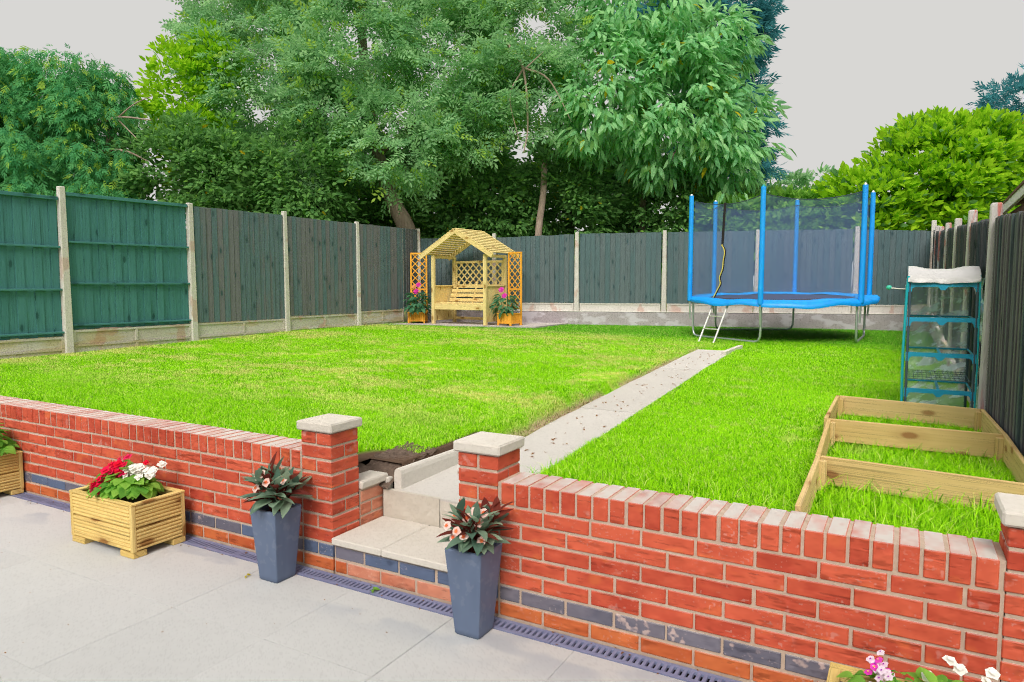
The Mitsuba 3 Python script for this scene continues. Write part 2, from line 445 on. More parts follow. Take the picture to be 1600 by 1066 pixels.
def lawn_z(x, y):
    x, y = np.asarray(x, float), np.asarray(y, float)
    a = interp(y, [2.9, 5.4, 7.3, 9.2, 11, 13.5, 17], [.585, .605, .645, .685, .69, .68, .64])
    b = interp(y, [2.9, 4, 5.5, 7.5, 9.8, 11.6, 14.7, 17], [.47, .50, .55, .59, .63, .60, .645, .62])
    c = interp(y, [2.9, 4, 9.8, 11.6, 14.7, 17], [.40, .415, .635, .60, .645, .62])
    e = interp(y, [2.9, 6, 9, 12, 15, 17], [.465, .475, .53, .58, .615, .605])
    t = np.clip((x + 9.9) / 7.3, 0, 1)
    zl = a * (1 - t) + b * t
    t = np.clip((x + 1.9) / 2.4, 0, 1)
    zr = c * (1 - t) + e * t
    xl, xr = interp(y, *PATH_L), interp(y, *PATH_R)
    near = sstep(4.3, 4.1, y)
    w = sstep(-.10 + .065 * near, .02 - .035 * near, x - xl)          # bank beside the path
    zp = np.where(y < PATH_END, path_z(y) - .03, zr)
    z = zl * (1 - w) + zp * w
    w2 = sstep(-.02, .05, x - xr)
    return z * (1 - w2) + zr * w2


def back_y(x):
    return 13.4459 + (np.asarray(x, float) + 10.0803) * .27423


def right_x(y):
    return np.interp(y, [3.0, 6.15, 16.3], [.66, .53, .406])


# ================================================================ THE SETTING
v = [[-400, -60, -.06], [400, -60, -.06], [400, 3.17, -.06], [-400, 3.17, -.06], [-400, 3.17, .28], [400, 3.17, .28], [400, 500, .30], [-400, 500, .30]]
put('ground', (np.array(v, float), np.array([[0, 1, 2], [0, 2, 3], [3, 2, 5], [3, 5, 4], [4, 5, 6], [4, 6, 7]])), 'earth')
tag('ground', 'earth beyond and below the garden', 'ground', kind='structure')

# patio: square slabs in a grid, joints as read
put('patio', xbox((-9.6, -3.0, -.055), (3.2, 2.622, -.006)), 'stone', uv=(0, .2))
tag('patio', 'pale beige patio of large square slabs in front of the brick wall', 'patio', kind='structure')
for i in range(-10, 7):
    for j in range(0, 6):
        x0 = -1.775 + .61 * i
        y1 = 2.050 - .62 * (j - 1); y0 = y1 - .62
        if j == 0: y0, y1 = 2.050, 2.618
        if x0 < -9.4 or x0 > 2.6: continue
        g = .0014 if (i, j) in ((-1, 0), (0, 0), (-1, 1), (0, 1)) else .0004
        m = cbox(((2 * x0 + .61) / 2, (y0 + y1) / 2, -.0205 + rng.uniform(-.0006, .0006)), (.61 - 2 * g, y1 - y0 - 2 * g, .041), .0010)
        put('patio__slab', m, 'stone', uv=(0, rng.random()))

# lawn sheet
ys = np.unique(np.concatenate([np.arange(2.93, 17.0, .16)]))
xs = np.unique(np.concatenate([np.arange(-10.2, -2.8, .2), np.arange(-2.8, -2.3, .03), np.arange(-2.3, -1.75, .1), np.arange(-1.75, .75, .15), [.75]]))
X, Y = np.meshgrid(xs, ys, indexing='ij')
Z = lawn_z(X, Y) + .008 * np.sin(X * 3.1 + Y) * np.cos(Y * 2.3)
idx = np.arange(X.size).reshape(X.shape)
q = np.stack([idx[:-1, :-1], idx[1:, :-1], idx[1:, 1:], idx[:-1, 1:]], -1).reshape(-1, 4)
cx, cy = X.ravel()[q].mean(1), Y.ravel()[q].mean(1)
keep = (cy < back_y(cx) + .1) & (cx < right_x(cy) + .15) & ~((cx > -2.80) & (cx < -1.58) & (cy < 3.26))
q = q[keep]
put('lawn', (np.stack([X, Y, Z], -1).reshape(-1, 3), np.vstack([q[:, [0, 1, 2]], q[:, [0, 2, 3]]])), 'lawn_ground', smooth=True)
tag('lawn', 'bright green lawn with dry yellowish patches', 'lawn', kind='structure')

bump_ = lambda u, w: .010 * np.sin(u * 37 + w * 11) * np.sin(w * 43) + .006 * np.sin(u * 61 - w * 29)
put('bare_soil', join([sheet(lambda u, w: (-2.80 + .247 * u, 3.10 + .52 * w, .395 + .085 * sstep(0, .40, w) + .03 * w - .02 * u + bump_(u, w)), 18, 30),
                       sheet(lambda u, w: (-2.90 + .165 * u, 2.944 + .26 * w, .505 - .080 * u + bump_(u, w) * (1 - u)), 12, 14)]), 'soil', smooth=True)
tag('bare_soil', 'small patch of bare dark soil between lawn and kerb stone', 'soil', kind='structure')

# path: three concrete slabs
root = thing('path', 'pale concrete path running up through the lawn', 'path', kind='structure')
for y0, y1 in ((3.135, 5.655), (5.668, 8.1), (8.113, PATH_END)):
    ysub = np.linspace(y0, y1, 8)
    top, bot = [], []
    L, R = interp(ysub, *PATH_L) + rng.normal(0, .006, 8), interp(ysub, *PATH_R) + rng.normal(0, .008, 8)
    ring = np.vstack([np.stack([L, ysub], 1)[::-1], np.stack([R, ysub], 1)])
    n = len(ring)
    vt = np.column_stack([ring, path_z(ring[:, 1])]); vb = np.column_stack([ring, path_z(ring[:, 1]) - .09])
    F = []
    for i in range(7):
        a, b, c, d = 7 - i, 8 + i, 9 + i, 6 - i
        F += [[a, b, c], [a, c, d]]
    for i in range(n):
        j = (i + 1) % n
        F += [[i, i + n, j + n], [i, j + n, j]]
    put('path__slab', (np.vstack([vt, vb]), np.array(F)), 'stone', uv=(2, rng.random()))
put('path__edging_stone', beam((-2.10, 9.5, path_z(9.5) + .005), (-2.03, 10.25, path_z(10.2) + .01), .06, .08), 'stone', uv=(6, .5))

# paved base under the arbour
root = thing('arbour_base', 'grey paved base in the far left corner under the wooden arbour', 'paving', kind='structure')
for (a, b) in (((-9.75, 11.9), (-8.5, 13.8)), ((-8.49, 12.2), (-7.45, 14.1)), ((-7.44, 12.45), (-6.55, 14.35))):
    poly = [(a[0], a[1]), (b[0], a[1] + .28 * (b[0] - a[0])), (b[0], b[1] + .05), (a[0], b[1] - .25)]
    put('arbour_base__slab', prism(poly, .60, .695), 'stone', uv=(7, rng.random()))

# ================================================================ BRICK WALLS
YW = 2.725
CO = .075


def brick(parent, c, s, kind, part='brick'):
    s = np.asarray(s) - rng.uniform(0, .003, 3) * np.array([1, 0, 1])
    c = np.asarray(c) + np.array([rng.normal(0, .001), rng.normal(0, .0012), rng.normal(0, .0008)])
    put(parent + '__' + part, cbox(c, s, .0035, rng.normal(0, .004)), 'brick', uv=(kind, rng.random()))


def wall_run(root, x0, x1, soldier, phase):
    D = .2
    put(root + '__mortar', xbox((x0 - .0115, YW + .006, -.05), (x1 + .0115, YW + D, .634)), 'mortar')
    for k in range(7):
        kind = 2 if k == 0 else 1 if k == 1 else 0
        off = -(.1125 if (k + phase) % 2 else 0)
        x = x0 + off
        while x < x1 - .02:
            a, b = max(x, x0), min(x + .215, x1)
            if b - a > .03:
                brick(root, ((a + b) / 2, YW + .0512, .075 * k + .0425), (b - a, .1025, .065), kind)
            x += .225
    n = int(round((x1 - x0) / soldier))
    p = (x1 - x0) / n
    for i in range(n):
        brick(root, (x0 + p * (i + .5), YW + .1075, .586), (p - .0105, .215, .102), 0, 'coping_brick')


def pillar(root, x0, rows=10):
    put(root + '__mortar', xbox((x0 + .006, YW + .006, -.05), (x0 + .209, YW + .209, .748)), 'mortar')
    for k in range(rows):
        kind = 2 if k == 0 else 1 if k == 1 else 0
        z = .075 * k + .0425
        if k % 2:
            for i in range(2):
                brick(root, (x0 + .05125 + .1125 * i, YW + .1075, z), (.1025, .215, .065), kind)
        else:
            for i in range(2):
                brick(root, (x0 + .1075, YW + .05125 + .1125 * i, z), (.215, .1025, .065), kind)
    c = cbox((x0 + .1075, YW + .1075, .780), (.252, .252, .050), .008)
    put(root + '__cap_stone', c, 'stone', uv=(1, .75 + .2 * rng.random()))


root = thing('brick_wall', 'low red brick garden wall on the left behind the wooden planter and first tall pot', 'wall', 'low brick walls either side of the step')
wall_run(root, -7.26, -2.838, .0762, 0)
root = thing('brick_wall', 'low red brick garden wall on the right in front of the timber bed frame', 'wall', 'low brick walls either side of the step')
wall_run(root, -1.589, .302, .0757, 0)
root = thing('brick_pillar', 'square brick pillar with stone cap to the left of the step', 'pillar', 'brick pillars of the garden wall'); pillar(root, -2.828)
root = thing('brick_pillar', 'square brick pillar with stone cap to the right of the step, behind the tall pot', 'pillar', 'brick pillars of the garden wall'); pillar(root, -1.814)
root = thing('brick_pillar', 'brick pillar with stone cap cut off by the right edge of the photo', 'pillar', 'brick pillars of the garden wall'); pillar(root, .312)

# step between the pillars
root = thing('garden_step', 'stone step with blue and orange brick front between the two brick pillars', 'step')
put(root + '__mortar', xbox((-2.605, YW + .006, -.05), (-1.822, 3.12, .152)), 'mortar')
xs_ = [-2.605, -2.52, -2.295, -2.07, -1.845, -1.822]
for a, b in zip(xs_[:-1], xs_[1:]):
    if b - a > .04: brick(root, ((a + b) / 2, YW + .0512, .0425), (b - a - .010, .1025, .065), 2 if a < -2.55 else 3)
xs_ = [-2.605, -2.40, -2.175, -1.95, -1.822]
for a, b in zip(xs_[:-1], xs_[1:]):
    brick(root, ((a + b) / 2, YW + .0512, .1175), (b - a - .012, .1025, .065), 1)
put(root + '__tread', cbox((-2.4385, 2.9145, .182), (.331, .423, .036), .005), 'stone', uv=(1, .95))
put(root + '__tread', cbox((-2.0465, 2.9145, .1815), (.447, .423, .036), .005), 'stone', uv=(1, .9))


def rough_slab(a, b, kind, rnd, amp, seed):
    """riser stone with a riven face towards -y"""
    nx, nz = 14, 7
    g = np.random.default_rng(seed)
    xx, zz = np.meshgrid(np.linspace(a[0], b[0], nx), np.linspace(a[2], b[2], nz), indexing='ij')
    bump = amp * (np.sin(xx * 23 + zz * 40 + seed) + np.sin(xx * 51 - zz * 33 + 2 * seed) * .6) + g.normal(0, amp * .5, xx.shape)
    bump[[0, -1]] *= .2; bump[:, [0, -1]] *= .2
    v = np.stack([xx, a[1] + bump, zz], -1).reshape(-1, 3)
    i = np.arange(nx * nz).reshape(nx, nz)
    f = np.vstack([np.stack([i[:-1, :-1], i[1:, :-1], i[1:, 1:]], -1).reshape(-1, 3), np.stack([i[:-1, :-1], i[1:, 1:], i[:-1, 1:]], -1).reshape(-1, 3)])
    return join([(v, f), xbox((a[0], a[1] + .004, a[2]), b)])


put(root + '__riser', rough_slab((-2.60, 3.128, .196), (-2.209, 3.165, .356), 1, .5, .0022, 3), 'stone', uv=(1, .25))
put(root + '__riser', rough_slab((-2.203, 3.131, .196), (-1.80, 3.165, .346), 1, .5, .0022, 5), 'stone', uv=(1, .35))

# short return wall beside the step
root = thing('return_wall', 'short salmon brick return wall with stone cap between the left pillar and the path', 'wall')
put(root + '__mortar', xbox((-2.72, 2.945, .12), (-2.619, 3.150, .395)), 'mortar')
for k in range(4):
    cut = [2.948, 3.146] if k in (1, 3) else [2.948, 3.045, 3.146]
    for a, b in zip(cut[:-1], cut[1:]):
        brick(root, (-2.666, (a + b) / 2, .133 + .0735 * k), (.1025, b - a - .009, .064), 3)
put(root + '__cap_stone', cbox((-2.668, 3.058, .420), (.145, .232, .044), .008), 'stone', uv=(1, .8))

# kerb stone along the path
prof = [(-.026, 0), (.026, 0), (.026, .20), (.020, .222), (.008, .232), (-.008, .232), (-.020, .222), (-.026, .20)]
root = thing('kerb_stone', 'round-topped concrete edging stone along the path behind the step', 'kerb')
put(root + '__edging', prism(prof, 0, .93, ((-2.527, 3.17, .243), (1, 0, 0), (0, 0, 1), (0.02, 1, 0.0))), 'stone', uv=(6, .9))
put(root + '__end_block', cbox((-2.60, 3.17, .385), (.05, .045, .07), .006), 'stone', uv=(6, .3))

# drain channel with gratings
root = thing('drain_channel', 'slotted dark blue drain channel along the foot of the brick wall', 'drain')
put(root + '__channel', join([xbox((-7.3, 2.622, -.055), (.9, 2.724, -.040)), xbox((-7.3, 2.622, -.040), (.9, 2.6245, -.012)), xbox((-7.3, 2.7215, -.040), (.9, 2.724, -.012))]), 'black')
nb = 0
for sct in range(8):
    x0, x1 = -7.28 + sct * 1.0, -7.28 + sct * 1.0 + .996
    if x0 > .6: break
    g = name(root + '__grating')
    put(g, join([xbox((x0, 2.625, -.014), (x1, 2.646, .0005)), xbox((x0, 2.702, -.014), (x1, 2.7205, .0005)), xbox((x0, 2.646, -.0135), (x0 + .012, 2.702, .0)), xbox((x1 - .012, 2.646, -.0135), (x1, 2.702, .0))]), 'grating', numbered=False)
    n = 36
    bars = []
    for i in range(n):
        xb = x0 + .012 + (i + .5) * (.972 / n)
        m = xbox((xb - .0072, 2.6455, -.0128), (xb + .0072, 2.7025, -.0006))
        if -6.3 < x0 and x0 < .2 and nb < 290:
            put(g + '__bar', m, 'grating'); nb += 1
        else:
            bars.append(m)
    if bars:
        k = put(g + '__bars', join(bars), 'grating'); labels[k] = {'label': 'cross bars of the drain grating', 'kind': 'stuff'}

# ================================================================ FENCES
def fence_bay(root, p0, p1, zb, zt, species, rails, n=17, face=1, label=None, flip=False):
    """one panel of boards between plan points p0 and p1; rails: its rail side is towards the garden. zb, zt: (start, end)"""
    p0, p1 = np.asarray(p0, float), np.asarray(p1, float)
    d = p1 - p0; L = np.linalg.norm(d); d /= L
    nrm = np.array([-d[1], d[0]]) * face          # towards the garden
    root = name(root + '__panel')
    if label: labels[root] = {'label': label}
    ex, ey = np.array([d[0], d[1], 0]), np.array([nrm[0], nrm[1], 0])
    n = max(2, int(round(L / (1.83 / n))))
    w = L / n
    for i in range(n):
        t = (i + .5) / n
        a, b = zb[0] + (zb[1] - zb[0]) * t + rng.normal(0, .004), zt[0] + (zt[1] - zt[0]) * t + rng.normal(0, .003)
        jit = rng.normal(0, .002)
        s0, s1 = i * w, (i + 1) * w
        if rails:                       # board on board: every second one set back, its edges behind its neighbours
            e, back = (-.012, -.040) if i % 2 else (.0025, -.030)
            prof = np.array([(s0 + e, back), (s1 - e, back), (s1 - e, back + .0095), (s0 + e, back + .0095)])
        else:                           # feather-edged board: thick edge, thin edge and a tongue tucked behind the next board
            prof = np.array([(s0, 0), (s1 + .012, 0), (s1 + .012, .002), (s1 - .007, .002), (s1 - .007, .013), (s0 + .003, .022), (s0, .020)])
            if flip:
                prof = np.column_stack([s0 + s1 - prof[::-1, 0], prof[::-1, 1]])
        m = prism(prof, a, b, (np.array([p0[0], p0[1], 0]) + ey * jit, ex, ey, (0, 0, 1)))
        wood(root + '__board', m, 2, species)
    def rail(z0, z1, off, dep, h):
        a = np.array([p0[0], p0[1], z0]) + ey * off; b = np.array([p1[0], p1[1], z1]) + ey * off
        wood(root + '__rail', beam(a, b, dep, h), ex, species)
    H0, H1 = zt[0] - zb[0], zt[1] - zb[1]
    for fr in ((.03, .345, .655) if rails else (.25, .75)):
        rail(zb[0] + H0 * fr, zb[1] + H1 * fr, .008 if rails else -.025, .042, .026 if rails else .04)
    if rails:
        wood(root + '__capping', beam(np.array([p0[0], p0[1], zt[0] + .012]), np.array([p1[0], p1[1], zt[1] + .012]), .06, .045), ex, species)
    return root


def post(root, p, z0, z1, ang, w=.105, d=.12, mat='stone', kind=3, label=None):
    ex = np.array([math.cos(ang), math.sin(ang), 0])
    ey = np.array([-math.sin(ang), math.cos(ang), 0])
    sh = cbox((0, 0, (z0 + z1) / 2), (w, d, z1 - z0), .012)
    v = np.array(sh[0]);  up = v[:, 2] > z1 - .02
    v[up, :2] *= .72                                # weathered pyramid top
    k = put(root + '__post', orient((v, sh[1]), (p[0], p[1], 0), ex, ey), mat, uv=(kind, rng.random()))
    if label: labels[k] = {'label': label}


def gravel(root, p0, p1, z0, z1, off, face=1, panels=2, kind=4):
    """two-course concrete gravel board with recessed fields"""
    p0, p1 = np.asarray(p0, float), np.asarray(p1, float)
    d = p1 - p0; L = np.linalg.norm(d); d /= L
    nrm = np.array([-d[1], d[0]]) * face
    ex, ey = np.array([d[0], d[1], 0]), np.array([nrm[0], nrm[1], 0])
    o = np.array([p0[0], p0[1], 0]) + ey * off
    zs = [z0, (z0 + z1) / 2 + .015, z1] if panels == 2 else [z0, z1]
    for za, zb_ in zip(zs[:-1], zs[1:]):
        k = put(root + '__gravel_board', orient(xbox((0, -.025, za + .001), (L, .012, zb_ - .001)), o, ex, ey), 'stone', uv=(kind, rng.random()))
        fr = [xbox((0, .0125, zb_ - .030), (L, .028, zb_ - .002))]
        for s in (.02, L / 2, L - .02):
            fr.append(xbox((s - .02, .0125, za + .002), (s + .02, .0275, zb_ - .031)))
        put(k + '__rim', orient(join(fr), o, ex, ey), 'stone', uv=(kind, rng.random()))


XL = -9.88
LF = thing('fence', 'green wooden fence with concrete posts along the left side of the lawn', 'fence')
for y, zt in zip([5.38, 7.31, 9.24, 11.17], [2.84, 2.815, 2.86, 2.824]):
    post(LF, (XL, y), .5, zt, math.pi / 2, .115, .10)
post(LF, (XL - .01, 12.67), .6, 2.79, math.pi / 2, .03, .05, label='thin pale post near the far corner')
post(LF, (-10.0, 13.40), .6, 2.84, .8, .13, .12)
segs = [(3.51, 5.325, (.845, .845), (2.665, 2.665), 4, True), (5.435, 7.255, (.93, .925), (2.735, 2.755), 4, True), (7.365, 9.185, (.932, .93), (2.77, 2.79), 5, False),
        (9.295, 11.115, (.968, .955), (2.78, 2.785), 5, False), (11.225, 12.65, (.997, 1.005), (2.785, 2.80), 5, False)]
for a, b, zb, zt, sp, rails in segs:
    fence_bay(LF, (XL, a), (XL, b), zb, zt, sp, rails, face=-1, flip=True, label='teal panel with horizontal rails towards the lawn' if rails else 'weathered brownish green board panel')
    gravel(LF, (XL, a), (XL, b), .5, min(zb) - .004, -.006, face=-1)
fence_bay(LF, (XL - .01, 12.69), (-9.98, 13.34), (1.005, 1.01), (2.80, 2.81), 5, False, face=-1, label='narrow dark filler panel in the corner')

BD = np.array([.9643947, .2644671]); BN = np.array([-BD[1], BD[0]])
BC = np.array([-10.0803, 13.4459]); BS = 1.895
BF = thing('fence', 'dark green wooden fence with concrete posts along the back of the garden', 'fence')
bt = [2.69, 2.69, 2.685, 2.69, 2.67, 2.70]
for k in range(1, 6):
    p = BC + BD * BS * k - BN * .03
    post(BF, p, .93, bt[k] + .01, math.atan2(BD[1], BD[0]), .11, .12)
tops = [(2.62, 2.61), (2.61, 2.655), (2.665, 2.665), (2.665, 2.665), (2.67, 2.66), (2.65, 2.60)]
for k in range(6):
    a = BC + BD * (BS * k + .07); b = BC + BD * (BS * (k + 1) - .07)
    if k == 5: b = BC + BD * BS * 5.72
    fence_bay(BF, a, b, (1.135, 1.145), tops[k], 8, False, face=-1, flip=True)
    gravel(BF, a, b, .945, 1.138, -.004, face=-1, panels=1, kind=3)
root = thing('plinth', 'low grey rendered concrete plinth along the foot of the back fence', 'wall')
a, b = BC + BD * .2, BC + BD * BS * 5.75
o = np.array([a[0], a[1], 0]); L = np.linalg.norm(b - a)
ex, ey = np.array([BD[0], BD[1], 0]), np.array([-BN[0], -BN[1], 0])
put(root + '__base', orient(cbox((L / 2, .05, .75), (L, .16, .40), .01), o, ex, ey, (0, 0, 1)), 'stone', uv=(5, .5))
put(root + '__ledge', orient(cbox((L / 2, .052, .957), (L, .172, .012), .004), o, ex, ey, (0, 0, 1)), 'stone', uv=(3, .9))

RF = thing('fence', 'dark wooden fence with red stained white posts along the right side of the garden', 'fence')
RP = [6.15, 8.0, 9.85, 11.7, 13.5, 15.0]
for y, z in zip(RP, [2.115, 2.235, 2.31, 2.40, 2.48, 2.60]):
    post(RF, (right_x(y), y), .3, z, math.pi / 2 + .01, .11, .10, 'painted_concrete')
post(RF, (.40, 16.28), .5, 2.80, math.pi / 2, .13, .12)
ends = [4.0] + RP + [16.2]
for i in range(7):
    y0, y1 = ends[i] + (.06 if i else 0), ends[i + 1] - .06
    zt = [(1.90, 2.01), (2.015, 2.105), (2.115, 2.21), (2.22, 2.31), (2.32, 2.40), (2.41, 2.5), (2.5, 2.6)][i]
    zb = (zt[0] - 1.45, zt[1] - 1.45)
    fence_bay(RF, (right_x(y0), y0), (right_x(y1), y1), zb, zt, 6, False, face=1)
    gravel(RF, (right_x(y0), y0), (right_x(y1), y1), .30, min(zb) - .01, -.005, face=1)

# neighbour's shed roof edge over the right-hand fence
root = thing('shed', 'edge of a shed roof with white bargeboard beyond the right-hand fence at the photo edge', 'shed')
put(root + '__wall', xbox((.80, 5.2, .3), (2.6, 8.1, 2.20)), 'brown_board')
put(root + '__bargeboard', beam((.74, 8.2, 2.22), (.76, 5.0, 2.30), .03, .09), 'white_paint')
put(root + '__roof', (np.array([[.72, 8.2, 2.27], [.72, 5.0, 2.35], [2.7, 5.0, 2.75], [2.7, 8.2, 2.67], [.72, 8.2, 2.25], [.72, 5.0, 2.33], [2.7, 5.0, 2.73], [2.7, 8.2, 2.65]]),
                      np.array([[0, 1, 2], [0, 2, 3], [4, 6, 5], [4, 7, 6], [0, 4, 5], [0, 5, 1], [1, 5, 6], [1, 6, 2], [2, 6, 7], [2, 7, 3], [3, 7, 4], [3, 4, 0]])), 'brown_board')

# ================================================================ ARBOUR
root = thing('arbour', 'wooden garden arbour with pitched slatted roof, trellis back and bench seat', 'arbour')
ao, ax_, ay_ = np.array([-9.0, 12.6, .695]), np.array([.9987, -.051, 0]), np.array([.051, .9987, 0])
W, DP = 1.36, .76


def aw(part, mesh, axis):
    m = orient(mesh, ao, ax_, ay_)
    a = (ax_, ay_, 2)[axis] if isinstance(axis, int) else axis
    return wood(root + '__' + part, m, a, 0)


def lv(x, y, z):
    return np.array([x, y, z], float)


for x in (0, W):
    for y in (0, DP):
        aw('post', cbox((x, y, .74), (.07, .07, 1.48), .006), 2)
ridge, eave, over = 1.975, 1.44, .27
for y in (-.13, DP + .13):
    for s in (-1, 1):
        a = lv(W / 2 + s * .006, y, ridge); b = lv(W / 2 + s * (W / 2 + over), y, eave)
        ux = (b - a) / np.linalg.norm(b - a)
        m = beam(a, b, .024, .105, up=np.cross(ux, (0, s, 0)) * -1 if False else (0, 0, 1))
        aw('bargeboard', m, ax_)
for s in (-1, 1):
    n = 13
    for i in range(n):
        t = (i + .35) / n
        x = W / 2 + s * (.02 + (W / 2 + over - .02) * t); z = ridge + (eave - ridge) * t + .052
        sl = math.atan2(eave - ridge, W / 2 + over) * s
        c, sn = math.cos(sl), math.sin(sl)
        m = cbox((0, 0, 0), (.048, DP + .30, .018), .003)
        v = m[0] @ np.array([[c, 0, sn], [0, 1, 0], [-sn, 0, c]])
        aw('roof_slat', (v + [x, DP / 2, z], m[1]), 1)
# side panels: vertical boards up to the arm rest
for x, sd in ((0, 1), (W, -1)):
    for i in range(6):
        y = .045 + (DP - .09) * (i + .5) / 6
        aw('side_board', cbox((x, y, .44), (.018, (DP - .09) / 6 - .004, .74), .003), 2)
    aw('arm_rest', cbox((x, DP / 2, .825), (.075, DP - .075, .03), .005), 1)
    aw('side_rail', cbox((x, DP / 2, 1.45), (.05, DP - .072, .06), .004), 1)
# seat
aw('seat_apron', cbox((W / 2, .0, .378), (W - .075, .03, .125), .004), 0)
for i in range(4):
    aw('seat_slat', cbox((W / 2, .075 + .11 * i, .45), (W - .08, .095, .02), .004), 0)
# leaning back slats
for i in range(4):
    z = .515 + .10 * i; y = .50 + .048 * i
    aw('back_slat', cbox((W / 2, y, z), (W - .12, .022, .078), .004), 0)
for x in (.18, W - .18, W / 2):
    m = orient(beam((x, .515, .44), (x, .70, .92), .04, .03), (0, 0, 0), (1, 0, 0))
    aw('back_batten', m, 2)
# trellis back panel
z0, z1 = .83, 1.35
for z in (z0, z1):
    aw('trellis_rail', cbox((W / 2, DP, z), (W - .075, .03, .05), .004), 0)
for x in (.06, W - .06):
    aw('trellis_stile', cbox((x, DP - .001, (z0 + z1) / 2), (.04, .028, z1 - z0 - .055), .003), 2)
hh = z1 - z0 - .05
for s in (-1, 1):
    for i in range(-4, 12):
        xa = .08 + i * .160
        pts = []
        a, b = np.array([xa, z0 + .025]), np.array([xa + hh, z1 - .025])
        # clip to panel
        lo, hi = .08, W - .08
        ta, tb = max(0, (lo - a[0]) / hh), min(1, (hi - a[0]) / hh)
        if tb - ta < .08: continue
        A, B = a + (b - a) * ta, a + (b - a) * tb
        if s < 0: A[0], B[0] = W - A[0], W - B[0]
        y = DP + (.006 if s > 0 else -.006)
        aw('lattice', beam((A[0], y, A[1]), (B[0], y, B[1]), .011, .030, up=(0, 0, 1), bevel=.002), ax_)
# floor/bottom rails
aw('bottom_rail', cbox((W / 2, DP, .10), (W - .075, .03, .06), .004), 0)


# ================================================================ TRELLIS PLANTERS
def trellis_planter(label, o, ang, w, d, h, ht):
    root = thing('trellis_planter', label, 'planter', 'orange trellis planters beside the arbour')
    ex, ey = np.array([math.cos(ang), math.sin(ang), 0]), np.array([-math.sin(ang), math.cos(ang), 0])
    def pw(part, mesh, axis):
        return wood(root + '__' + part, orient(mesh, o, ex, ey), axis if axis == 2 else ex if axis == 0 else ey, 1)
    for x in (.02, w - .02):
        for y in (.02, d - .02):
            pw('leg', cbox((x, y, h / 2), (.036, .036, h), .004), 2)
    n = 7
    for i in range(n):
        x = .04 + (w - .08) * (i + .5) / n
        pw('slat', cbox((x, .014, h / 2 + .012), ((w - .08) / n - .004, .014, h - .055), .003), 2)
        y = .04 + (d - .08) * (i + .5) / n
        pw('slat', cbox((.014, y, h / 2 + .012), (.014, (d - .08) / n - .004, h - .055), .003), 2)
        pw('slat', cbox((w - .014, y, h / 2 + .012), (.014, (d - .08) / n - .004, h - .055), .003), 2)
    for y in (.012, d - .012):
        pw('top_rail', cbox((w / 2, y, h - .012), (w + .01, .04, .024), .004), 0)
    for x in (.012, w - .012):
        pw('top_rail', cbox((x, d / 2, h - .011), (.04, d - .07, .022), .004), 1)
    put(root + '__soil', orient(xbox((.03, .03, .05), (w - .03, d - .03, h - .04)), o, ex, ey), 'soil')
    yb = d + .006
    for x in (.018, w - .018):
        pw('trellis_stile', cbox((x, yb, ht / 2), (.036, .028, ht), .003), 2)
    zs = [h + .10, h + .50, ht - .018]
    for z in zs:
        pw('trellis_rail', cbox((w / 2, yb, z), (w - .075, .026, .036), .003), 0)
    for za, zb_ in zip(zs[:-1], zs[1:]):
        z0, z1 = za + .018, zb_ - .018
        step = (w - .07) / 2.0
        n = int((z1 - z0) / step) + 4
        for s in (-1, 1):
            for i in range(-3, n):
                a = np.array([.036, z0 + i * step]); b = np.array([w - .036, z0 + i * step + (w - .072)])
                H = b[1] - a[1]
                ta, tb = max(0, (z0 - a[1]) / H), min(1, (z1 - a[1]) / H)
                if tb - ta < .06: continue
                A, B = a + (b - a) * ta, a + (b - a) * tb
                if s < 0: A[0], B[0] = w - A[0], w - B[0]
                y = yb + (.005 if s > 0 else -.005)
                pw('lattice', beam((A[0], y, A[1]), (B[0], y, B[1]), .009, .020, bevel=.002), 0)
    return root


trellis_planter('orange trellis planter left of the arbour', np.array([-9.60, 12.46, .695]), .45, .385, .33, .245, 1.56)
trellis_planter('orange trellis planter right of the arbour', np.array([-7.46, 12.70, .695]), -.18, .37, .36, .255, 1.53)

# ================================================================ TRAMPOLINE
root = thing('trampoline', 'round blue trampoline with safety netting on blue padded poles', 'trampoline')
TC = np.array([-1.97, 13.16]); TR = 1.535
tilt = math.radians(2.1)


def tz(x, y):
    return (y - TC[1]) * math.tan(tilt)


def tp(a, r, z):
    x, y = TC[0] + r * math.cos(a), TC[1] + r * math.sin(a)
    return np.array([x, y, .61 + z + tz(x, y)])


A6 = [-1.598 + k * math.pi / 3 for k in range(6)]
RIM = .70
ring = np.array([tp(a, TR - .06, RIM) for a in np.linspace(0, 2 * np.pi, 73)])
put(root + '__frame_ring', tube(ring, .021, 8, False), 'galvanised', smooth=True)
put(root + '__mat', (np.vstack([[tp(0, 0, RIM - .015)], [tp(a, 1.20, RIM + .01) for a in np.linspace(0, 2 * np.pi, 48, endpoint=False)]]), np.array([[0, 1 + i, 1 + (i + 1) % 48] for i in range(48)])), 'mat', smooth=True)
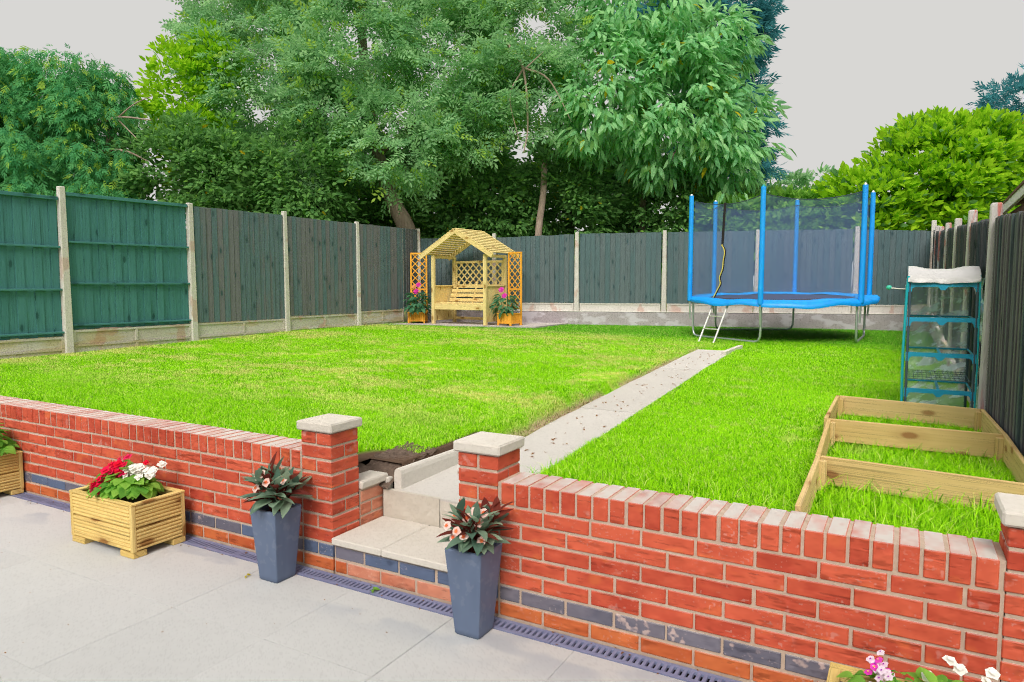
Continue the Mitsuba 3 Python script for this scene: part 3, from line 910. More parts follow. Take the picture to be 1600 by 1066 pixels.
# padding: sagging ring
V, F = [], []
N = 96
prof = [(1.20, .010), (1.30, .034), (1.44, .036), (1.535, .022), (1.572, -.010), (1.56, -.050)]
for i in range(N):
    a = 2 * np.pi * i / N
    sag = .018 * math.sin(a * 7 + 1) + .012 * math.sin(a * 13)
    front = max(0, math.cos(a + 1.05)) ** 3
    for j, (r, z) in enumerate(prof):
        V.append(tp(a, r + (.03 * front if j >= 3 else 0), RIM + .005 + z + sag * (.4 if j < 3 else .9) - front * .030 * (j >= 4)))
m_ = len(prof)
for i in range(N):
    for j in range(m_ - 1):
        a, b, c, d = i * m_ + j, ((i + 1) % N) * m_ + j, ((i + 1) % N) * m_ + j + 1, i * m_ + j + 1
        F += [[a, d, c], [a, c, b]]
put(root + '__pad', (np.array(V), np.array(F)), 'blue_foam', smooth=True)
for (i, j) in ((5, 0), (3, 4), (1, 2)):
    a0, a1 = A6[i], A6[j]
    rr = TR - .03
    P0, P1 = tp(a0, rr, RIM - .02), tp(a1, rr, RIM - .02)
    g0, g1 = tp(a0, rr, .0), tp(a1, rr, .0)
    g0[2], g1[2] = lawn_z(g0[0], g0[1]) + .028, lawn_z(g1[0], g1[1]) + .028
    d = (g1 - g0); d /= np.linalg.norm(d)
    path = [P0, g0 + [0, 0, .22], g0 + [0, 0, .09] + d * .008, g0 + [0, 0, .025] + d * .04, g0 + d * .11, g1 - d * .11, g1 + [0, 0, .025] - d * .04, g1 + [0, 0, .09] - d * .008, g1 + [0, 0, .22], P1]
    put(root + '__leg', tube(path, .019, 8), 'galvanised', smooth=True)
TOPZ = 2.50
for a in A6:
    lo, hi = tp(a, TR + .035, RIM - .03), tp(a, TR + .035, TOPZ)
    put(root + '__pole', tube([lo, lo + [0, 0, .02], hi], [.032, .043, .040], 12), 'blue_foam', smooth=40)
    put(root + '__pole_socket', tube([tp(a, TR + .02, .36), lo], .016, 8), 'galvanised', smooth=40)
    put(root + '__pole_cap', tube([hi, hi + [0, 0, .03]], [.026, .018], 10), 'aluminium' if a != A6[0] else 'teal_trim')
# netting panels with sagging top edge
for k in range(6):
    a0, a1 = A6[k], A6[(k + 1) % 6]
    p0, p1 = tp(a0, TR - .02, RIM + .05), tp(a1, TR - .02, RIM + .05)
    nx, nz = 12, 5
    V, hem = [], []
    for i in range(nx + 1):
        t = i / nx
        b = p0 + (p1 - p0) * t
        inn = .05 * math.sin(math.pi * t)
        b[:2] += (TC - b[:2]) / np.linalg.norm(TC - b[:2]) * inn
        top = TOPZ - .10 - .10 * math.sin(math.pi * t) ** .8 - RIM - .05
        for j in range(nz + 1):
            V.append(b + [0, 0, top * j / nz])
        hem.append(b + [0, 0, top + .002])
    i = np.arange((nx + 1) * (nz + 1)).reshape(nx + 1, nz + 1)
    F = np.vstack([np.stack([i[:-1, :-1], i[1:, :-1], i[1:, 1:]], -1).reshape(-1, 3), np.stack([i[:-1, :-1], i[1:, 1:], i[:-1, 1:]], -1).reshape(-1, 3)])
    put(root + '__net', (np.array(V), F), 'netting', smooth=True)
    put(root + '__net_hem', tube(hem, .007, 5), 'netting_hem', smooth=True)
# zip closure of the entrance between the front left poles
p0, p1 = tp(A6[5], TR - .01, RIM + .07), tp(A6[0], TR - .01, RIM + .07)
b = p0 + (p1 - p0) * .44
out = np.array([-.5, -.86, 0])
e = (p1 - p0) / np.linalg.norm(p1 - p0)
zpts = [(-.13, -.02), (-.04, .12), (.02, .22), (.0, .32), (.06, .46), (.075, .60), (.10, .72), (.08, .80), (.03, .86)]
zp = smoothpath([b + e * s + out * .03 + [0, 0, z] for s, z in zpts], 5)
put(root + '__zip', tube(zp, .017, 6), 'yellow_zip', smooth=True)
put(root + '__zip_edge', tube(zp + e * .016 + out * .004, .010, 6), 'black', smooth=True)
put(root + '__zip_flap', beam(b + e * .03 + out * .02 + [0, 0, .86], b + e * .06 + out * .01 + [0, 0, 1.55], .05, .012, up=(out[0], out[1], 0)), 'black')
# ladder stands against the trampoline
root = thing('ladder', 'small silver three-rung ladder leaning on the front left rim of the trampoline', 'ladder')
f0, f1 = np.array([-2.96, 11.56, 0]), np.array([-2.67, 11.33, 0])
for f in (f0, f1): f[2] = lawn_z(f[0], f[1]) + .0
t0, t1 = np.array([-2.83, 12.06, 1.28]), np.array([-2.55, 11.87, 1.275])
for f, t in ((f0, t0), (f1, t1)):
    put(root + '__rail', tube([f, t], .016, 8), 'aluminium', smooth=40)
for s in (.32, .62, .95):
    put(root + '__rung', beam(f0 + (t0 - f0) * s, f1 + (t1 - f1) * s, .045 if s < .9 else .02, .018), 'aluminium')

# ================================================================ MINI GREENHOUSE
root = thing('greenhouse', 'small plastic covered greenhouse with green shelves beside the right-hand fence', 'greenhouse')
gx0, gx1, gy0, gy1 = .014, .452, 6.26, 6.92
gz = .455
for x in (gx0, gx1):
    for y in (gy0, gy1):
        put(root + '__pole', tube([(x, y, gz), (x, y, 1.545)], .010, 8), 'tube_dark', smooth=40)
for z in (1.535, 1.27, 1.00, .72):
    bars = [tube([(gx0, gy1, z), (gx1, gy1, z)], .008, 6), tube([(gx0, gy0, z), (gx0, gy1, z)], .008, 6), tube([(gx1, gy0, z), (gx1, gy1, z)], .008, 6), xbox(((gx0 + gx1) / 2 - .009, gy0 + .01, z - .008), ((gx0 + gx1) / 2 + .009, gy1, z + .006))]
    sh = put(root + '__shelf', join(bars), 'green_plastic')
    # moulded front bar with rounded brackets and a centre lug
    th = np.linspace(0, np.pi / 2, 5)
    L = gx1 - gx0
    half = [(0, .014), (-.012, .014), (-.012, -.055), (.012, -.055)] + [(.012 + .028 - .028 * math.cos(t), -.018 - .028 + .028 * math.sin(t)) for t in th[1:]]
    lug = [(L / 2 - .034, -.018), (L / 2 - .020, -.034), (L / 2 - .012, -.043), (L / 2 + .012, -.043), (L / 2 + .020, -.034), (L / 2 + .034, -.018)]
    poly = [p for p in half[1:]] + lug + [(L - p[0], p[1]) for p in half[1:]][::-1]
    put(sh + '__front_bar', prism(poly, 0, .016, ((gx0, gy0 + .008, z), (1, 0, 0), (0, 0, 1), (0, -1, 0))), 'green_plastic')
# wire rack resting on the lowest shelf, and the bottom rail
wires = [tube([(gx0 + .02 + (gx1 - gx0 - .04) * t, gy0 + .02, .805), (gx0 + .02 + (gx1 - gx0 - .04) * t, gy1, .812)], .0022, 4) for t in np.linspace(0, 1, 14)]
wires += [tube([(gx0 + .01, gy0 + .02 + (gy1 - gy0 - .03) * t, .806), (gx1 - .01, gy0 + .02 + (gy1 - gy0 - .03) * t, .806)], .0025, 4) for t in np.linspace(0, 1, 5)]
put(root + '__wire_rack', join(wires), 'tube_dark')
put(root + '__bottom_rail', tube([(gx0, gy1, .50), (gx1, gy1, .50)], .008, 6), 'tube_dark', smooth=40)
# cover: back and sides with wrinkles, arched roof, rolled front
g2 = np.random.default_rng(11)


def wr(u, w, s):
    return .008 * np.sin(u * 17 + w * 9 + s) + .006 * np.sin(w * 31 - u * 8 + 2 * s) + .003 * np.sin(u * 53 + w * 41)


put(root + '__cover_back', sheet(lambda u, w: (gx0 - .01 + (gx1 - gx0 + .02) * u, gy1 + .02 + wr(u, w, 1), gz + .01 + 1.09 * w), 24, 40), 'film', smooth=True)
put(root + '__cover_side', sheet(lambda u, w: (gx1 + .030 + .035 * np.sin(np.pi * np.clip(w * 1.05, 0, 1)) * (1 - .4 * u) + wr(u, w, 4), gy0 - .01 + (gy1 - gy0 + .02) * u, gz + .01 + 1.12 * w), 16, 40), 'film', smooth=True)
put(root + '__cover_side', sheet(lambda u, w: (gx0 - .020 - .012 * np.sin(np.pi * w) + .6 * wr(u, w, 7), gy0 - .01 + (gy1 - gy0 + .02) * u, gz + .01 + 1.12 * w), 16, 40), 'film', smooth=True)
def barrel(u, w):
    th = np.pi * (.0 + .95 * w)
    y = (gy0 + gy1) / 2 - ((gy1 - gy0) / 2 + .03 + .010 * np.sin(u * 9)) * np.cos(th)
    z = 1.556 + (.125 - .026 * np.sin(np.pi * u) ** 2) * np.sin(th) + .35 * wr(u, w, 2) - .012 * np.sin(np.pi * u) * (w < .06)
    return gx0 - .016 + (gx1 - gx0 + .032) * u, y, z


put(root + '__cover_roof', sheet(barrel, 30, 30), 'film_roll', smooth=True)
put(root + '__cover_gable', join([sheet(lambda u, w: (x_ + 0 * u, (gy0 + gy1) / 2 - ((gy1 - gy0) / 2 + .02) * np.cos(np.pi * u), 1.545 + .118 * np.sin(np.pi * u) * w), 16, 5) for x_ in (gx0 - .014, gx1 + .014)]), 'film', smooth=True)
put(root + '__cover_trim', join([tube([(gx0 - .022, gy0 - .012, gz), (gx0 - .030, gy0 - .012, 1.0), (gx0 - .020, gy0 - .012, 1.50), (gx0 - .012, gy0 - .012, 1.60)], .010, 6), tube([(gx1 + .016, gy0 - .012, gz), (gx1 + .02, gy0 - .012, 1.0), (gx1 + .012, gy0 - .012, 1.60)], .006, 6)]), 'teal_trim', smooth=True)
k = put(root + '__tie', join([tube([(-.012, 6.25, 1.500), (-.05, 6.26, 1.502)], .003, 6), tube([(-.05, 6.26, 1.502), (-.115, 6.28, 1.508)], .004, 6)]), 'white_paint')
ic = trimesh.creation.icosphere(2, .020)
put(root + '__tie_toggle', (np.array(ic.vertices) * [1, .8, .9] + [-.130, 6.285, 1.512], np.array(ic.faces)), 'mint_plastic', smooth=True)

# ================================================================ RAISED BED FRAME
root = thing('raised_bed', 'long raised bed frame of new timber boards in three bays standing on the grass', 'raised bed')


def bb(part, a, b, zt=.655, h=.145, w=.024):
    a, b = np.array(a, float), np.array(b, float)
    m = beam((a[0], a[1], zt - h / 2), (b[0], b[1], zt - h / 2), w, h, bevel=.003)
    d = b - a
    return wood(root + '__' + part, m, (d[0], d[1], 0), 3)


bb('side_board', (-.455, 6.12), (-.440, 5.03), .658)
bb('side_board', (-.420, 5.04), (-.374, 3.91), .655)
bb('side_board', (-.372, 3.92), (-.350, 2.97), .652)
bb('side_board', (.492, 5.93), (.528, 5.02), .658)
bb('side_board', (.532, 5.04), (.545, 3.82), .655)
bb('side_board', (.550, 3.84), (.560, 2.97), .652)
bb('cross_board', (-.440, 6.11), (.480, 5.925), .658)
bb('cross_board', (-.425, 5.025), (.520, 4.985), .655)
bb('cross_board', (-.358, 3.905), (.532, 3.78), .653)
for (x, y) in ((-.425, 6.06), (-.398, 4.985), (-.345, 3.86), (.465, 5.885), (.503, 4.945), (.520, 3.745)):
    z = float(lawn_z(x, y)) - .03
    wood(root + '__corner_post', cbox((x, y, (z + .640) / 2), (.040, .040, .640 - z), .003), 2, 3)

# ================================================================ PLANTERS AND POTS ON THE PATIO
def deck_planter(label, x0, x1, y0, y1, h):
    root = thing('wooden_planter', label, 'planter', 'ribbed wooden planters on the patio')
    foot, th = .036, .026
    for (sx, sy) in ((x0, y0), (x1, y0), (x0, y1), (x1, y1)):
        dx, dy = (1 if sx == x0 else -1), (1 if sy == y0 else -1)
        wood(root + '__foot', cbox((sx + dx * .065, sy + dy * .045, foot / 2), (.125, .085, foot), .004), 0, 2)
    bh = (h - foot) / 2
    for lv_ in range(2):
        z0 = foot + lv_ * bh
        ng = 6
        # ribbed decking profile across the height
        ribs = []
        for i in range(ng):
            a = .004 + (bh - .008) * i / ng; b = .004 + (bh - .008) * (i + 1) / ng
            ribs += [(-.004, a), (.006, a + (b - a) * .30), (.006, a + (b - a) * .62), (-.004, b - .0006)]
        outer = [(o, z) for o, z in ribs]
        poly = [(-.018, 0.001)] + [(o, z) for j, (o, z) in enumerate(outer) if j == 0 or outer[j] != outer[j - 1]] + [(-.018, bh - .001)]
        for part, (o, along, outn, L) in {'f': ((x0 + th, y0 + .006, z0), (1, 0, 0), (0, -1, 0), x1 - x0 - 2 * th), 'b': ((x0 + th, y1 - .006, z0), (1, 0, 0), (0, 1, 0), x1 - x0 - 2 * th),
                                          'l': ((x0 + .006, y0 + th, z0), (0, 1, 0), (-1, 0, 0), y1 - y0 - 2 * th), 'r': ((x1 - .006, y0 + th, z0), (0, 1, 0), (1, 0, 0), y1 - y0 - 2 * th)}.items():
            m = prism(poly, 0, L, (o, outn, (0, 0, 1), along))
            wood(root + '__deck_board', m, along, 2)
    for (sx, sy) in ((x0, y0), (x1, y0), (x0, y1), (x1, y1)):
        dx, dy = (1 if sx == x0 else -1), (1 if sy == y0 else -1)
        wood(root + '__corner_post', cbox((sx + dx * th / 2, sy + dy * th / 2, (h + foot) / 2), (th - .001, th - .001, h - foot), .003), 2, 2)
    t = .012
    for (a, b, ax) in (((x0 - .002, y0 - .002), (x1 + .002, y0 + .034), 0), ((x0 - .002, y1 - .034), (x1 + .002, y1 + .002), 0), ((x0 - .002, y0 + .0345), (x0 + .034, y1 - .0345), 1), ((x1 - .034, y0 + .0345), (x1 + .002, y1 - .0345), 1)):
        wood(root + '__top_trim', cbox(((a[0] + b[0]) / 2, (a[1] + b[1]) / 2, h + t / 2), (b[0] - a[0], b[1] - a[1], t), .003), ax, 2)
    nx = 16
    put(root + '__soil', sheet(lambda u, w: (x0 + .02 + (x1 - x0 - .04) * u, y0 + .02 + (y1 - y0 - .04) * w, h - .035 + .010 * np.sin(u * 40 + w * 7) * np.sin(w * 33)), 18, 12), 'soil', smooth=True)
    return root


deck_planter('ribbed wooden planter with red and white flowers in the left foreground', -4.32, -3.715, 2.315, 2.650, .300)
deck_planter('ribbed wooden planter with leafy green plant cut off by the left edge', -6.25, -5.645, 2.38, 2.712, .300)
deck_planter('wooden planter of pansies cut off by the bottom right edge of the photo', -.172, .43, 2.10, 2.435, .295)


def tall_pot(label, cx, cy, hb, ht, h):
    root = thing('tall_pot', label, 'plant pot', 'tall tapered pots beside the step')
    # rounded-square sections
    def sec(hw, z, r=.010, n=3):
        pts = []
        for (sx, sy, a0) in ((1, 1, 0), (-1, 1, 90), (-1, -1, 180), (1, -1, 270)):
            for i in range(n):
                a = math.radians(a0 + 90 * i / (n - 1))
                pts.append((cx + sx * (hw - r) + r * math.cos(a), cy + sy * (hw - r) + r * math.sin(a), z))
        return pts
    rings = [sec(hb - .004, .0), sec(hb, .006), sec(ht, h - .004), sec(ht - .003, h), sec(ht - .017, h), sec(ht - .020, h - .004), sec(ht - .026, h - .05)]
    V = np.vstack(rings); n = len(rings[0]); F = []
    for i in range(len(rings) - 1):
        for j in range(n):
            k = (j + 1) % n
            F += [[i * n + j, i * n + k, (i + 1) * n + k], [i * n + j, (i + 1) * n + k, (i + 1) * n + j]]
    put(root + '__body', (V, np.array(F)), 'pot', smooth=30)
    s = np.array(sec(ht - .027, h - .035)); c = len(s)
    put(root + '__soil', (np.vstack([s, [[cx, cy, h - .028]]]), np.array([[j, (j + 1) % n, c] for j in range(n)])), 'soil')
    return root


tall_pot('tall tapered blue grey pot left of the step', -2.833, 2.545, .066, .094, .380)
tall_pot('tall tapered blue grey pot right of the step', -1.622, 2.558, .064, .095, .390)


# ================================================================ PLANTS
def leaf_mesh(L, W, fold=.25, droop=.25, n=5, wide=.42, curl=0.0):
    """leaf along +x, face +z"""
    V, F = [], []
    for i in range(n + 1):
        t = i / n
        w = W / 2 * (math.sin(math.pi * t ** (math.log(.5) / math.log(wide))) ** .85 if 0 < t < 1 else .03)
        x = L * t; z = -droop * L * t * t
        V += [(x, -w, z + fold * w), (x, 0, z), (x, w, z + fold * w)]
    for i in range(n):
        a, b = i * 3, i * 3 + 3
        F += [[a, b, b + 1], [a, b + 1, a + 1], [a + 1, b + 1, b + 2], [a + 1, b + 2, a + 2]]
    return np.array(V, float), np.array(F)


def frame(d, up=(0, 0, 1)):
    d = np.asarray(d, float); d = d / np.linalg.norm(d)
    y = np.cross(up, d)
    if np.linalg.norm(y) < 1e-3: y = np.array([0, 1.0, 0])
    y /= np.linalg.norm(y)
    return np.array([d, y, np.cross(d, y)])


def place(mesh, p, d, up=(0, 0, 1), roll=0.0):
    M = frame(d, up)
    if roll:
        c, s = math.cos(roll), math.sin(roll)
        M = np.array([M[0], c * M[1] + s * M[2], -s * M[1] + c * M[2]])
    return np.asarray(mesh[0]) @ M + np.asarray(p, float), mesh[1]


def flower(p, d, r, n, col, g, cup=.25, wide=.9):
    ms = []
    for i in range(n):
        a = 2 * np.pi * i / n + g.uniform(-.15, .15)
        M = frame(d)
        dirn = M[1] * math.cos(a) + M[2] * math.sin(a) + M[0] * cup
        ms.append(place(leaf_mesh(r * g.uniform(.85, 1.1), r * wide, .2, .15, 3, .6), p, dirn, up=M[0]))
    return join(ms)


def plant_root(key, label, cat='plant', group=None):
    return thing(key, label, cat, group)


def impatiens(label, cx, cy, z, seed, scale=1.0, blooms=()):
    root = plant_root('flowering_plant', label, 'plant', 'plants in the tall pots')
    g = np.random.default_rng(seed)
    base = np.array([cx, cy, z])
    stems = []
    for i in range(9):
        a = 2 * np.pi * i / 9 + g.uniform(-.2, .2)
        out = g.uniform(.04, .105) * scale
        h = g.uniform(.10, .185) * scale
        tip = base + [out * math.cos(a), out * math.sin(a), h]
        pts = smoothpath([base + [.02 * math.cos(a), .02 * math.sin(a), -.005], base + [out * .6 * math.cos(a), out * .6 * math.sin(a), h * .55], tip], 4)
        put(root + '__stem', tube(pts, .0042 * scale, 5), 'leaf', smooth=True, uv=(12, g.random()))
        stems.append((tip, a, pts))
    for tip, a, pts in stems:
        for j in range(11):
            aj = j * 2.4 + g.uniform(-.3, .3)
            lvl = j / 9
            p = pts[int((len(pts) - 1) * (.45 + .55 * (1 - lvl)))]
            el = 1.0 - .85 * lvl + g.uniform(-.2, .25)
            d = np.array([math.cos(aj) * math.cos(el), math.sin(aj) * math.cos(el), math.sin(el)]) + .35 * np.array([math.cos(a), math.sin(a), 0])
            L = g.uniform(.09, .145) * scale * (.75 + .35 * lvl)
            m = place(leaf_mesh(L, L * .36, .35, g.uniform(.05, .3), 5), p, d, roll=g.uniform(-.3, .3))
            put(root + '__leaf', m, 'leaf', smooth=True, uv=(6 if g.random() > .24 else 12, g.random()))
    for (dx, dy, dz) in blooms:
        p = base + np.array([dx, dy, dz]) * scale
        d = np.array([dx * 2.5 + .1, dy * 2.5 - .45, .35])
        f = put(root + '__flower', flower(p, d, .022 * scale, 5, 2, g, .12, 1.1), 'petal', smooth=True, uv=(2, g.random()))
        put(f + '__throat', flower(p + frame(d)[0] * .003, d, .010 * scale, 5, 8, g, .5, .8), 'petal', smooth=True, uv=(8, g.random()))
    return root


impatiens('dark leaved plant with pale pink flowers in the pot left of the step', -2.833, 2.545, .345, 21, 1.12,
          [(-.065, -.045, .175), (-.03, -.05, .19), (.07, -.02, .17), (.02, -.07, .165), (-.06, -.06, .125)])
impatiens('dark leaved plant with pink and white flowers in the pot right of the step', -1.622, 2.558, .355, 22, 1.05,
          [(-.10, -.05, .115), (-.075, -.03, .15), (-.045, -.085, .085), (.02, -.02, .185), (.0, -.05, .165), (.05, -.04, .15), (.01, -.09, .10), (.075, -.06, .085), (.06, -.02, .185), (-.02, -.10, .12)])


def begonia(label, cx, cy, z, rx, ry, h, seed, nleaf, flowers, pal=7, Lr=(.055, .085)):
    root = plant_root('bedding_plant', label)
    g = np.random.default_rng(seed)
    for i in range(10):
        a = g.uniform(0, 2 * np.pi); r = math.sqrt(g.uniform(0, .8))
        t = np.array([cx + rx * r * math.cos(a), cy + ry * r * math.sin(a), z + h * (.9 - .45 * r * r)])
        put(root + '__stem', tube(smoothpath([(cx + rx * .4 * r * math.cos(a), cy + ry * .4 * r * math.sin(a), z - .01), (t + [cx + rx * .4 * r * math.cos(a), cy + ry * .4 * r * math.sin(a), z]) / 2 + [0, 0, .01], t], 3), .004, 5), 'leaf', smooth=True, uv=(7, g.random()))
    for i in range(nleaf):
        a = i * 2.399; r = math.sqrt((i + .5) / nleaf)
        p = np.array([cx + rx * .85 * r * math.cos(a), cy + ry * .85 * r * math.sin(a), z + h * (.95 - .80 * r ** 2.2) * g.uniform(.55, 1.0)])
        el = .9 - 1.1 * r + g.uniform(-.35, .3)
        d = np.array([math.cos(a) * math.cos(el), math.sin(a) * math.cos(el), math.sin(el) - .1])
        L = g.uniform(*Lr)
        p[2] = max(p[2], z + .045 + (.05 if r > .75 else 0))
        put(root + '__leaf', place(leaf_mesh(L, L * .78, .25, g.uniform(.2, .5), 5, .45), p, d, roll=g.uniform(-.4, .4)), 'leaf', smooth=True, uv=(pal, g.random()))
    for (dx, dy, dz, r, col, n) in flowers:
        p = np.array([cx + dx, cy + dy, z + dz])
        d = np.array([dx * 2 + g.uniform(-.3, .3), dy * 2 - .5 + g.uniform(-.3, .3), .75])
        ms = [flower(p, d, r, n, col, g, .18, 1.0)]
        if col in (0, 1): ms.append(flower(p + frame(d)[0] * .005, d, r * .62, max(3, n - 1), col, g, .7, 1.0))
        f = put(root + '__flower', join(ms), 'petal', smooth=True, uv=(col, g.random()))
        put(f + '__centre', flower(p + frame(d)[0] * .004, d, r * (.16 if col < 2 else .25), 4, 7, g, .8, 1.0), 'petal', smooth=True, uv=(7 if col not in (0, 5) else 6 if col else 0, g.random()))
    return root


gg = np.random.default_rng(5)
fl = []
ir = np.array([.873, .488])                # the heads spread along the planter's diagonal
for i in range(60):      # red heads, tumbling to the front left
    t = gg.random()
    o = ir * (-.13 + .13 * t + gg.normal(0, .028)) + np.array([.488, -.873]) * (.05 * (1 - t) + gg.normal(0, .03))
    fl.append((o[0], o[1], .085 + .135 * t + gg.normal(0, .016), gg.uniform(.024, .034), 0, 4))
for k_ in ((.02, .10, .02), (.0, .07, .03), (.05, .09, .05), (.13, .215, .0), (.09, .19, .02)):
    fl.append((ir[0] * k_[0] + .4 * k_[2], ir[1] * k_[0] - .8 * k_[2], k_[1], .020, 0, 4))
for i in range(34):      # white heads on the right
    t = gg.random()
    o = ir * (.05 + .15 * t + gg.normal(0, .022)) + np.array([.488, -.873]) * gg.normal(.02, .04)
    fl.append((o[0], o[1], .12 + .08 * gg.random() + gg.normal(0, .01), gg.uniform(.022, .032), 1, 4))
begonia('bright red and white flowering bedding plants in the ribbed wooden planter', -4.02, 2.475, .265, .235, .125, .205, 31, 150, fl, 7, (.065, .10))
begonia('leafy green plant without flowers in the planter at the left edge', -5.84, 2.545, .265, .24, .15, .30, 32, 120, [], 7, (.07, .10))
fl = [(-.16 + gg.normal(0, .015), gg.uniform(-.03, .10), .075 + gg.random() * .075, .014, 3 if gg.random() < .3 else 5, 5) for i in range(26)]
fl += [(.02, .10, .165, .022, 1, 5), (.045, .09, .15, .022, 1, 5), (.125, .11, .150, .022, 1, 5), (.11, .09, .13, .02, 1, 5), (-.035, .05, .125, .024, 1, 5), (-.015, .035, .11, .022, 5, 5), (.09, .05, .11, .022, 1, 5), (.05, -.02, .10, .02, 5, 5), (.17, .06, .12, .02, 1, 5)]
begonia('pansies and pink edged small flowers in the bottom right planter', .13, 2.27, .262, .27, .135, .15, 33, 130, fl, 7, (.04, .06))


def dahlia(label, cx, cy, z, r, h, seed, blooms, n=110):
    root = plant_root('flowering_shrub', label)
    g = np.random.default_rng(seed)
    for i in range(8):
        a = 2 * np.pi * i / 8
        put(root + '__stem', tube(smoothpath([(cx + .03 * math.cos(a), cy + .03 * math.sin(a), z), (cx + .5 * r * math.cos(a), cy + .5 * r * math.sin(a), z + h * .5), (cx + .7 * r * math.cos(a), cy + .7 * r * math.sin(a), z + h * .9)], 4), .006, 5), 'leaf', smooth=True, uv=(8, .5))
    for i in range(n):
        u = g.normal(0, 1, 3); u /= np.linalg.norm(u)
        p = np.array([cx, cy, z + h * .52]) + u * [r * .9, r * .9, h * .52] * g.uniform(.55, 1.0)
        d = u * [1, 1, .3] + [0, 0, -.25]
        L = g.uniform(.09, .15)
        put(root + '__leaf', place(leaf_mesh(L, L * .55, .25, g.uniform(.2, .6), 4), p, d, roll=g.uniform(-.4, .4)), 'leaf', smooth=True, uv=(8, g.random()))
    for (dx, dy, dz, rr, col) in blooms:
        p = np.array([cx + dx, cy + dy, z + dz])
        ms = [flower(p, (dx, dy - .8, .5), rr * s, 9, col, g, c, .5) for s, c in ((1, .1), (.8, .5), (.5, 1.0))]
        put(root + '__flower', join(ms), 'petal', smooth=True, uv=(col, g.random()))
    return root


dahlia('dark leaved shrub with pink blooms in the trellis planter left of the arbour', -9.43, 12.60, .90, .30, .50, 41, [(.10, -.10, .64, .07, 3), (.05, -.12, .50, .075, 3)], 120)
dahlia('dark leaved shrub with magenta blooms in the trellis planter right of the arbour', -7.30, 12.78, .86, .30, .50, 42, [(-.02, -.14, .58, .075, 3), (.05, -.13, .46, .07, 3)], 110)
dahlia('rose bush with orange bloom in the far left corner beside the trellis planter', -9.62, 12.95, .70, .22, .74, 43, [(-.02, -.18, .80, .08, 4)], 90)

# small litter
def litter(key, label, p, L, col, seed):
    g = np.random.default_rng(seed)
    m = join([place(leaf_mesh(L * g.uniform(.7, 1), L * .6, .6, .5, 4), np.array(p) + [g.normal(0, L * .15), g.normal(0, L * .15), .004 + L * .1], (math.cos(a), math.sin(a), .25), roll=.4) for a in g.uniform(0, 6.28, 3)])
    k = put(key, m, 'leaf', smooth=True, uv=(col, g.random())); tag(k, label, 'leaf', 'fallen leaves on the patio')


litter('fallen_leaf', 'crumpled pale brown leaf lying on the drain between planter and left pot', (-3.06, 2.66, .0), .045, 11, 1)
litter('fallen_leaf', 'small dry leaf lying on the patio left of the first tall pot', (-2.98, 2.47, .0), .025, 9, 2)
litter('fallen_leaf', 'small green leaf lying on the drain grating below the step', (-2.28, 2.66, .0), .035, 7, 3)
ms = []
g = np.random.default_rng(77)
for i in range(90):
    y = 3.3 + 6.4 * g.random() ** .8
    side = g.random()
    x = interp(y, *PATH_L) + (.08 + .10 * g.random() if side < .35 else .36 + .10 * g.normal(0, .8) if side < .8 else .25)
    if not (interp(y, *PATH_L) + .03 < x < interp(y, *PATH_R) - .01): continue
    ms.append(place(leaf_mesh(g.uniform(.015, .05), .018, .4, .3, 2), (x, y, path_z(y) + .006), (g.normal(), g.normal(), .05)))
k = put('leaf_litter', join(ms), 'leaf', uv=(11, .2)); tag(k, 'scattered brown leaf litter on the concrete path', 'leaves', kind='stuff')

ms = []
for i in range(110):
    x = -6.9 + 7.6 * g.random(); y = (2.712 if g.random() < .6 else 2.615) + g.normal(0, .012)
    if not 2.50 < y < 2.722: continue
    ms.append(place(leaf_mesh(g.uniform(.006, .022), g.uniform(.005, .012), .4, .3, 2), (x, y, .003), (g.normal(), g.normal(), .1)))
for i in range(45):
    ms.append(place(leaf_mesh(g.uniform(.005, .014), g.uniform(.004, .008), .4, .3, 2), (g.uniform(-5, 0), g.uniform(1.2, 2.6), .002), (g.normal(), g.normal(), .1)))
k = put('debris', join(ms), 'leaf', uv=(11, .05)); tag(k, 'tiny bits of dry leaf and soil along the drain and on the patio', 'debris', kind='stuff')

# ================================================================ GRASS BLADES
def blades(x, y, h, w, seg, g, lean=.5):
    n = len(x); z = lawn_z(x, y)
    a = g.uniform(0, 2 * np.pi, n); la = g.uniform(0, 2 * np.pi, n); ln = np.abs(g.normal(0, lean, n)) * h
    sx, sy = np.cos(a) * w / 2, np.sin(a) * w / 2
    lx, ly = np.cos(la) * ln, np.sin(la) * ln
    r = g.random(n)
    if seg == 1:
        V = np.stack([np.stack([x - sx, y - sy, z], 1), np.stack([x + sx, y + sy, z], 1), np.stack([x + lx, y + ly, z + h], 1)], 1)
        uv = np.stack([np.stack([0 * r, r], 1), np.stack([0 * r, r], 1), np.stack([1 + 0 * r, r], 1)], 1)
        F = np.array([[0, 1, 2]])
    else:
        V = np.stack([np.stack([x - sx, y - sy, z], 1), np.stack([x + sx, y + sy, z], 1), np.stack([x + sx * .8 + lx * .35, y + sy * .8 + ly * .35, z + h * .62], 1),
                      np.stack([x - sx * .8 + lx * .35, y - sy * .8 + ly * .35, z + h * .62], 1), np.stack([x + lx, y + ly, z + h * .96], 1)], 1)
        uv = np.stack([np.stack([t + 0 * r, r], 1) for t in (0, 0, .6, .6, 1)], 1)
        F = np.array([[0, 1, 2], [0, 2, 3], [3, 2, 4]])
    m = V.shape[1]
    return V.reshape(-1, 3), (F[None] + (np.arange(n) * m)[:, None, None]).reshape(-1, 3), uv.reshape(-1, 2), m


